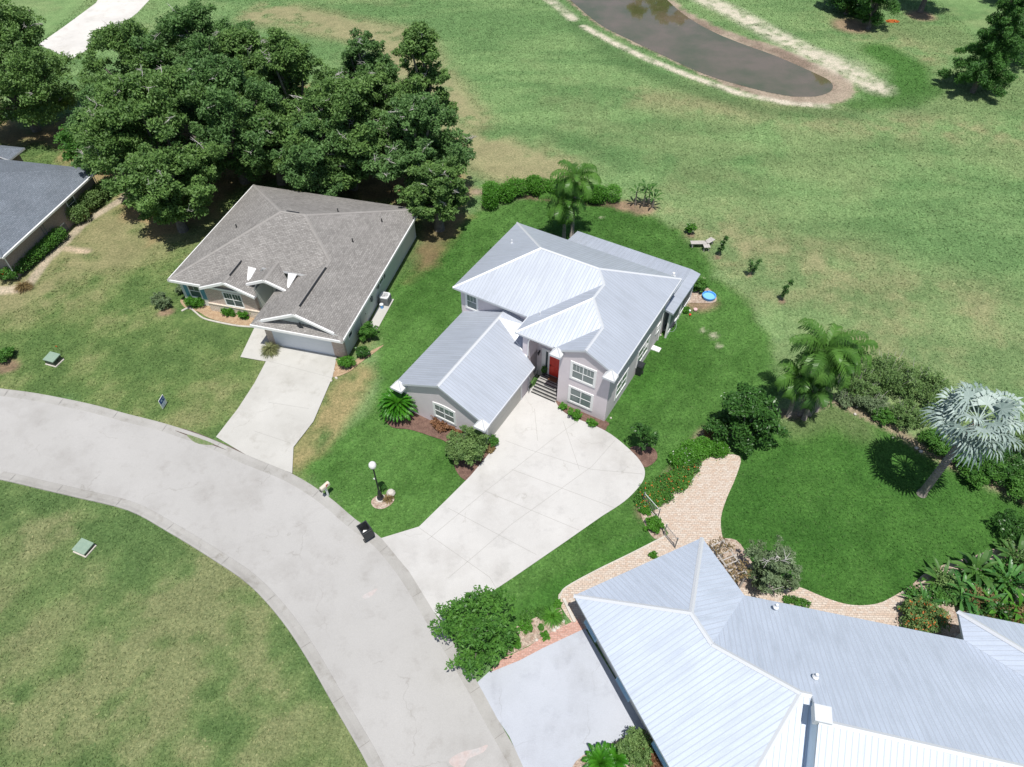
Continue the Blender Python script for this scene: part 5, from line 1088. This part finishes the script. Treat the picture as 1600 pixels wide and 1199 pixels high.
# ================================================================= THINGS
# street lamp
p = at(595, 780); t = thing('lamp_post', 'black garden lamp post with a white globe in a ring of mulch', 'lamp', p)
mb = MB(); mb.lathe((0, 0, 0), [(.30, 0), (.30, .10), (.26, .12)], 20); mb.build('base_slab', M['conc_edge'], t)
mb = MB(); mb.lathe((0, 0, .12), [(.22, 0), (.22, .12), (.15, .2), (.12, .6), (.09, .75), (.055, .85), (.05, 3.15), (.07, 3.2), (.10, 3.28)], 14); mb.build('post', M['dark'], t)
mb = MB(); mb.lathe((0, 0, 3.38), [(.06, 0), (.14, .04), (.21, .13), (.24, .27), (.21, .41), (.13, .51), (.03, .55)], 18); mb.build('globe', M['globe'], t, smooth=True)
mb = MB(); mb.box(-.14, .02, -.03, .0, 2.2, 2.32); mb.build('sign_plate', M['white'], t)
p = at(611, 772); mb = MB(); mb.lathe((0, 0, 0), [(.26, -.03), (.30, .12), (.20, .30), (.06, .36)], 9); tag(mb.build('garden_rock', M['rock'], loc=p), 'grey rock beside the lamp post ring', 'rock')
p = at(607, 775); grassclump('small brown plant at the foot of the lamp post', (606, 777), .38, .35, 160, 'brown')
bush('shrub', 'little dark plant hugging the lamp post base', 'bush', (599, 762), .28, .45, 'dark', 380, .08)
# mailbox
p = at(513, 775); t = thing('mailbox', 'cream mailbox on a short post at the street kerb', 'mailbox', p, R(-38)); mb = MB(); mb.box(-.05, .05, -.05, .05, 0, .95); mb.build('post', M['white'], t)
mb = MB(); n = 10; pr_ = [(-.13, 1.0), (.13, 1.0)] + [(.13 * math.cos(math.pi * k / n), 1.15 + .13 * math.sin(math.pi * k / n)) for k in range(n + 1)]
mb.face([(x, -.36, z) for x, z in pr_]); mb.face([(x, .30, z) for x, z in pr_][::-1])
for i in range(len(pr_)): a, b = pr_[i], pr_[(i + 1) % len(pr_)]; mb.face([(a[0], -.36, a[1]), (a[0], .30, a[1]), (b[0], .30, b[1]), (b[0], -.36, b[1])])
o = mb.build('box', M['tancol'], t); mb = MB(); mb.box(.135, .15, .0, .03, 1.1, 1.32); mb.box(.135, .15, .03, .14, 1.26, 1.32); mb.build('flag', M['red'], o)
mb = MB(); mb.box(-.10, .10, -.42, .22, .93, .99); mb.build('bracket', M['dark'], t)
# wheelie cart
p = at(573, 838); t = thing('trash_cart', 'open black wheeled trash cart standing in the street gutter', 'trash cart', p, R(-142)); mb = MB()
def ring(x0, x1, y0, y1, z): return [Vector((x0, y0, z)), Vector((x1, y0, z)), Vector((x1, y1, z)), Vector((x0, y1, z))]
mb.tube_rings([ring(-.22, .22, -.24, .24, .1), ring(-.29, .29, -.34, .30, .95), ring(-.33, .33, -.38, .34, .95), ring(-.33, .33, -.38, .34, 1.02), ring(-.27, .27, -.32, .28, 1.02), ring(-.2, .2, -.22, .2, .35)]); mb.build('bin_body', M['black'], t)
mb = MB(); mb.slab([(-.33, .36, 1.02), (.33, .36, 1.02), (.32, .50, .42), (-.32, .50, .42)], .03, 0, 0); mb.build('lid', M['black'], t)
mb = MB(); mb.tube([(-.28, .40, 1.0), (.28, .40, 1.0)], .025, 8); mb.build('handle', M['black'], t)
for s in (-1, 1):
    mb = MB(); mb.tube([(s * .27, .28, .13), (s * .33, .28, .13)], .13, 14); mb.build('wheel', M['dark'], t)
mb = MB(); mb.box(-.12, .10, -.14, .05, .36, .62); tag(mb.build('bottle_bag', M['white'], loc=(p.x, p.y, 0)), 'white bag lying inside the open trash cart', 'bag')
# yard sign
p = Vector((-24.585, 32.46, 0)); t = thing('yard_sign', 'small blue and white yard sign on the left lawn by the street', 'sign', p, R(83)); mb = MB()
mb.tube([(-.2, 0, -.05), (-.2, 0, .9)], .012, 6); mb.tube([(.2, 0, -.05), (.2, 0, .9)], .012, 6); mb.build('wire_stake', M['dark'], t)
mb = MB(); mb.box(-.33, .33, -.012, .012, .12, .98); o = mb.build('panel', M['white'], t)
mb = MB(); mb.box(-.29, .29, -.017, -.012, .52, .94); mb.build('blue_field', M['signblue'], o)
mb = MB(); mb.box(-.14, .02, -.021, -.017, .64, .80)
for k in range(3): mb.box(-.25, .25 - .07 * k, -.016, -.0125, .41 - k * .09, .45 - k * .09)
for x_ in (.10, .17, .24): mb.box(x_, x_ + .04, -.021, -.017, .68, .80)
mb.build('lettering', mat('sign_light', (.35, .45, .62), .6), o)
# utility boxes and flag
def ubox(label, px, w_, d_, h_, rz, slope, group='green utility boxes on the grass'):
    p = at(*px); t = thing('utility_box', label, 'utility box', p, rz, group); mb = MB(); mb.box(-w_ / 2 - .06, w_ / 2 + .08, -d_ / 2 - .08, d_ / 2 + .06, -.02, .07); mb.build('pad', M['conc_edge'], t)
    mb = MB(); a = w_ / 2; b = d_ / 2; hb = h_ + slope
    P_ = [(-a, -b, .07), (a, -b, .07), (a, b, .07), (-a, b, .07), (-a, -b, h_), (a, -b, h_), (a, b, hb), (-a, b, hb)]
    for f in ((0, 1, 5, 4), (1, 2, 6, 5), (2, 3, 7, 6), (3, 0, 4, 7)): mb.face([P_[i] for i in f])
    mb.build('cabinet', M['green_dark'], t); mb = MB(); mb.slab([(-a - .04, -b - .04, h_ + .03), (a + .04, -b - .04, h_ + .03), (a + .04, b + .04, hb + .03), (-a - .04, b + .04, hb + .03)], .07, 0, 0); o = mb.build('lid', M['green_box'], t)
    mb = MB(); mb.box(a, a + .02, -.05, .05, h_ * .5, h_ * .5 + .12); mb.build('latch', M['dark'], t)
ubox('green utility box with dark sides on the left lawn near the street', (86, 566), .85, .75, .5, R(-18), .08)
ubox('low green utility box on the grass across the street', (133, 858), .85, .75, .28, R(-22), .04)
p = at(97, 553); t = thing('marker_flag', 'orange marker flag on a wire behind the green utility box', 'flag', p); mb = MB(); mb.tube([(0, 0, 0), (0, 0, .85)], .008, 5); mb.build('wire', M['dark'], t); mb = MB(); mb.slab([(-.16, 0, .85), (0, .01, .85), (0, .01, .70), (-.16, .03, .72)], .01, 0, 0); mb.build('cloth', M['flagor'], t)
# air conditioners
def ac(label, px, rz, dark=False):
    p = at(*px); t = thing('air_conditioner', label, 'air conditioner', p, rz); mb = MB(); mb.box(-.38, .38, -.38, .38, .06, .78)
    for i in range(12): z = .12 + i * .052; mb.box(-.39, .39, -.39, .39, z, z + .018)
    mb.build('cabinet', M['acgrey'], t); mb = MB(); n = 24; R_ = []
    for r_, z in ((.40, .78), (.40, .86), (.30, .87), (.28, .80)): R_.append([Vector((max(-.39, min(.39, 1.2 * r_ * math.cos(2 * math.pi * k / n))) if r_ > .35 else r_ * math.cos(2 * math.pi * k / n), max(-.39, min(.39, 1.2 * r_ * math.sin(2 * math.pi * k / n))) if r_ > .35 else r_ * math.sin(2 * math.pi * k / n), z)) for k in range(n)])
    mb.tube_rings(R_); mb.build('top_cover', M['acw'], t); mb = MB()
    for r_ in (.06, .13, .20, .27): mb.tube([(r_ * math.cos(a * .5236), r_ * math.sin(a * .5236), .875) for a in range(13)], .006, 4)
    for a in range(6): mb.tube([(0, 0, .875), (.29 * math.cos(a * 1.047), .29 * math.sin(a * 1.047), .875)], .008, 4)
    mb.build('fan_grille', M['dark'], t); return t
ac('grey air conditioner on the concrete strip beside the shingle house', (603, 474), R(-14)); ac('air conditioner beside the brown wall at the end of the clipped hedge', (98, 362), R(-10))
p = at(597, 482); t = thing('bucket', 'small blue bucket in front of the grey air conditioner', 'bucket', p); mb = MB(); mb.lathe((0, 0, 0), [(.12, .05), (.15, .38), (.16, .40)], 14); mb.build('pail', M['blue'], t); mb = MB(); mb.lathe((0, 0, .40), [(.165, 0), (.165, .04), (.03, .06)], 14); mb.build('lid', M['acw'], t)
# pool, slab, box, bin, garden things
p = at(1107, 466); t = thing('paddling_pool', 'round blue plastic paddling pool by the porch corner', 'paddling pool', p); mb = MB(); mb.lathe((0, 0, 0), [(.48, .0), (.52, .27), (.56, .30), (.56, .32), (.49, .30), (.46, .06), (.02, .05)], 28); mb.build('basin', M['blue'], t); mb = MB(); mb.lathe((0, 0, .18), [(.475, 0), (.02, .001)], 28); mb.build('pool_water', M['bluelt'], t)
p = at(1025, 546); mb = MB(); mb.box(-.33, .33, -.24, .24, 0, .09); mb.box(-.29, .29, -.2, .2, .09, .11); o = mb.build('cellar_cover', M['white'], loc=p); o.rotation_euler = (0, 0, R(-31)); tag(o, 'white flat square cover on the grass by the right wall', 'cover')
p = at(998, 585); t = thing('black_cart', 'narrow black wheeled bin against the right side wall', 'trash cart', (p.x, p.y, 0), HA); mb = MB(); mb.tube_rings([ring(-.2, .2, -.2, .2, .06), ring(-.25, .25, -.27, .27, 1.0), ring(-.27, .27, -.30, .30, 1.0), ring(-.25, .25, -.25, .25, 1.1)]); mb.build('bin_body', M['black'], t); mb = MB(); mb.tube([(-.2, .3, 1.02), (.2, .3, 1.02)], .02, 6); mb.build('handle', M['dark'], t)
for s in (-1, 1): mb = MB(); mb.tube([(s * .2, .2, .11), (s * .25, .2, .11)], .11, 12); mb.build('wheel', M['dark'], t)
for i, (x_, y_, m_, r_, lb, nm) in enumerate(((1077, 487, 'white', .1, 'small white pot in the flower patch by the porch wall', 'flower_pot'), (1078, 493, 'red', .09, 'small red pot in front of the white pot by the porch', 'flower_pot'), (1086, 486, 'pink', .16, 'round pinkish ball between the pots and the pool', 'garden_ball'), (1072, 483, 'blue', .09, 'tiny blue pot closest to the porch wall', 'flower_pot'))):
    mb = MB(); c = at(x_, y_); mb.lathe((0, 0, 0), [(r_ * .6, 0), (r_, r_ * .6), (r_ * 1.05, r_ * 1.3), (r_ * .85, r_ * 1.5), (r_ * .3, r_ * 1.6)], 12); tag(mb.build(nm, M[m_], loc=c), lb, 'pot' if 'pot' in nm else 'ball')
p = at(1050, 505); t = thing('hose_reel', 'white hose reel box against the wall below the porch strip', 'hose reel', p, HA); mb = MB(); mb.box(-.28, .28, -.18, .18, .06, .5); mb.box(-.24, .24, -.21, .21, .12, .46); mb.build('housing', M['acw'], t); mb = MB(); mb.tube([(.30, -.1, .3), (.42, -.2, .28), (.5, -.5, .05), (.45, -.9, .03), (.2, -1.1, .03), (.0, -.9, .03)], .02, 6); mb.build('hose', M['green_box'], t)
p = at(1046, 512); t = thing('garden_cart', 'dark low garden cart beside the white hose reel', 'cart', p, HA); mb = MB(); mb.tube_rings([ring(-.2, .2, -.35, .35, .2), ring(-.28, .28, -.45, .45, .42)]); mb.build('tray', M['black'], t)
for s in (-1, 1): mb = MB(); mb.tube([(s * .24, .25, .14), (s * .29, .25, .14)], .14, 12); mb.build('wheel', M['dark'], t)
mb = MB(); mb.tube([(-.1, -.4, .3), (-.05, -1.0, .55), (.05, -1.0, .55), (.1, -.4, .3)], .018, 6); mb.build('handle', M['dark'], t)
# bench
p = at(1098, 386); t = thing('garden_bench', 'grey angled wooden bench with a small table in front on the back lawn', 'bench', p, R(4))
for (x0, y0, x1, y1) in ((-1.15, .10, .25, .02), (.25, .02, 1.0, .55)):
    a = Vector((x0, y0, 0)); b = Vector((x1, y1, 0)); d = (b - a).normalized(); n = Vector((-d.y, d.x, 0)) * .24; mb = MB()
    for k in range(4):
        o_ = n * (-1 + k * .52); e_ = n * (-1 + k * .52 + .44); mb.slab([a + o_ + Vector((0, 0, .48)), b + o_ + Vector((0, 0, .48)), b + e_ + Vector((0, 0, .48)), a + e_ + Vector((0, 0, .48))], .045, 0, 0)
    mb.build('seat', M['wood'], t)
    for f in (.12, .88):
        c = a.lerp(b, f); mb = MB(); mb.box(c.x - .04, c.x + .04, c.y - .2, c.y + .2, 0, .434); mb.build('leg', M['wood'], t)
mb = MB()
for k in range(3): mb.box(-.15 + k * .19, .03 + k * .19, -.78, -.27, .46, .50)
mb.build('table_top', M['wood'], t)
for x_ in (-.1, .34): mb = MB(); mb.box(x_ - .03, x_ + .03, -.7, -.62, 0, .459); mb.build('leg', M['wood'], t)
# wire gate over the path and trellis
def post(x, y, h=1.15): mb = MB(); mb.tube([(x, y, 0), (x, y, h)], .035, 8); mb.lathe((x, y, h), [(.05, 0), (.05, .03), (.01, .06)], 8); return mb
g0, g1, g2, g3 = at(1004, 786), at(1027, 812), at(1037, 836), at(1054, 857); t = thing('wire_fence', 'thin grey metal fence with an open gate across the paver path', 'fence', g0)
for c in (g0, g1, g2, g3): d = c - g0; post(d.x, d.y).build('post', M['acgrey'], t)
for a, b, nm in ((g0, g1, 'rail_panel'), (g2, g3, 'gate_leaf')):
    a = a - g0; b = b - g0; mb = MB()
    for z in (.12, 1.08): mb.tube([(a.x, a.y, z), (b.x, b.y, z)], .018, 6)
    for k in range(1, 12): c = a.lerp(b, k / 12); mb.tube([(c.x, c.y, .12), (c.x, c.y, 1.08)], .007, 4)
    mb.build(nm, M['acw'] if nm == 'rail_panel' else M['acgrey'], t)
t0 = at(1112, 851, 2.0); t1 = at(1148, 903, 2.0); t0.z = t1.z = 0; t = thing('trellis_arbour', 'weathered wooden arbour with open slats beside the pale roof corner', 'arbour', t0); d = (t1 - t0)
n = Vector((-d.y, d.x, 0)).normalized() * .8
for f in (0, 1):
    for s in (0, 1): c = d * f + n * s; mb = MB(); mb.box(c.x - .05, c.x + .05, c.y - .05, c.y + .05, 0, 1.92); mb.build('post', M['wood'], t)
for s in (0, 1): a = n * s; b = d + n * s; mb = MB(); mb.tube([(a.x, a.y, 1.96), (b.x, b.y, 1.96)], .05, 4); mb.build('beam', M['wood'], t)
for k in range(7):
    c = d * ((k + .2) / 6.6); e_ = c + n * 1.15; c = c - n * .15; mb = MB(); mb.tube([(c.x, c.y, 2.03), (e_.x, e_.y, 2.03)], .035, 4); mb.build('slat', M['wood'], t)
bl = [(d.x * f + n.x * g_, d.y * f + n.y * g_, 1.9 + .3 * math.sin(f * 9), .35, .35, .3) for f in (0, .25, .5, .8, 1) for g_ in (.1, .9)]
foliage('bare_vine', bl, 700, .11, L['brown'], t, shell=.3); 
# rocks in the beds
q = random.Random(77)
ORD = ('leftmost', 'second from the left', 'third from the left', 'fourth from the left', 'middle', 'third from the right', 'second from the right', 'rightmost')
def rocks(pxs, n, jit, s0, s1, where, group):
    C = sorted((c[0] + q.uniform(-jit, jit), c[1] + q.uniform(-jit, jit)) for c in [pxs[i % len(pxs)] for i in range(n)])
    for i, c in enumerate(C):
        p = at(*c); r_ = q.uniform(s0, s1); mb = MB(); N = 7; rings = []
        for z, k in ((-.02, .9), (r_ * .3, 1.0), (r_ * .7, .7), (r_ * .85, .25)): rings.append([Vector((r_ * k * math.cos(6.283 * j / N) * q.uniform(.8, 1.15), r_ * k * math.sin(6.283 * j / N) * q.uniform(.8, 1.15), z + .03)) for j in range(N)])
        mb.tube_rings(rings); tag(mb.build('garden_rock', M['rock'], loc=p), 'pale stone ' + where + ', ' + (ORD[i] if i < n - 3 or n < 5 else ORD[8 - (n - i)]) + '', 'rock', group)
rocks([(866, 982), (876, 978), (856, 990), (838, 1000), (884, 970)], 8, 5, .07, .15, 'along the red brick border', 'pale stones along the red brick border')
rocks([(520, 582), (524, 590), (518, 596)], 5, 3, .06, .12, 'beside the white garage door shrubs', 'pale stones at the driveway edge')
rocks([(1068, 752), (1076, 745), (1058, 762)], 6, 7, .08, .18, 'between flower bank and path', 'pale stones below the flower bank')
rocks([(1360, 655), (1400, 675), (1335, 642), (1440, 702)], 8, 10, .06, .14, 'in the soil edge of the right lawn', 'stones along the soil edge of the right lawn')
rocks([(982, 560), (1032, 522), (1042, 514), (1002, 566), (952, 656)], 6, 3, .06, .11, 'at the foot of the right side wall', 'pale stones along the right side wall')
p = at(889, 955); mb = MB(); mb.box(-.08, .08, -.75, .75, 0, .14); o = mb.build('stone_kerb', M['conc_edge'], loc=(p.x, p.y, .03)); o.rotation_euler = (0, 0, R(22)); tag(o, 'short pale stone kerb at the end of the rocky bed', 'kerb stone')
p = at(1394, 34); foliage('leaf_pile', [(0, 0, .05, .9, .5, .12)], 400, .16, L['orange'], None, loc=(p.x, p.y, 0)); tag(bpy.data.objects['leaf_pile'], 'orange leaf pile under the trees at the top', 'leaf pile')
# doormat
Mh = Matrix.Translation(O1) @ Matrix.Rotation(HA, 4, 'Z'); mb = MB(); mb.M = Mh; mb.box(-5.1, -4.4, .95, 1.35, .575, .59); tag(mb.build('doormat', M['mat_brown']), 'brown doormat in front of the red door', 'doormat')
for v_, u_, lb in ((1.25, -5.55, 'dark potted plant beside the white side light of the entrance'),):
    c = Mh @ Vector((u_, v_, .57)); t = thing('potted_plant', lb, 'plant', c); mb = MB(); mb.lathe((0, 0, 0), [(.11, 0), (.16, .28), (.17, .3)], 12); mb.build('pot', M['dark'], t); foliage('foliage', [(0, 0, .55, .22, .22, .3)], 260, .1, L['mid'], t)
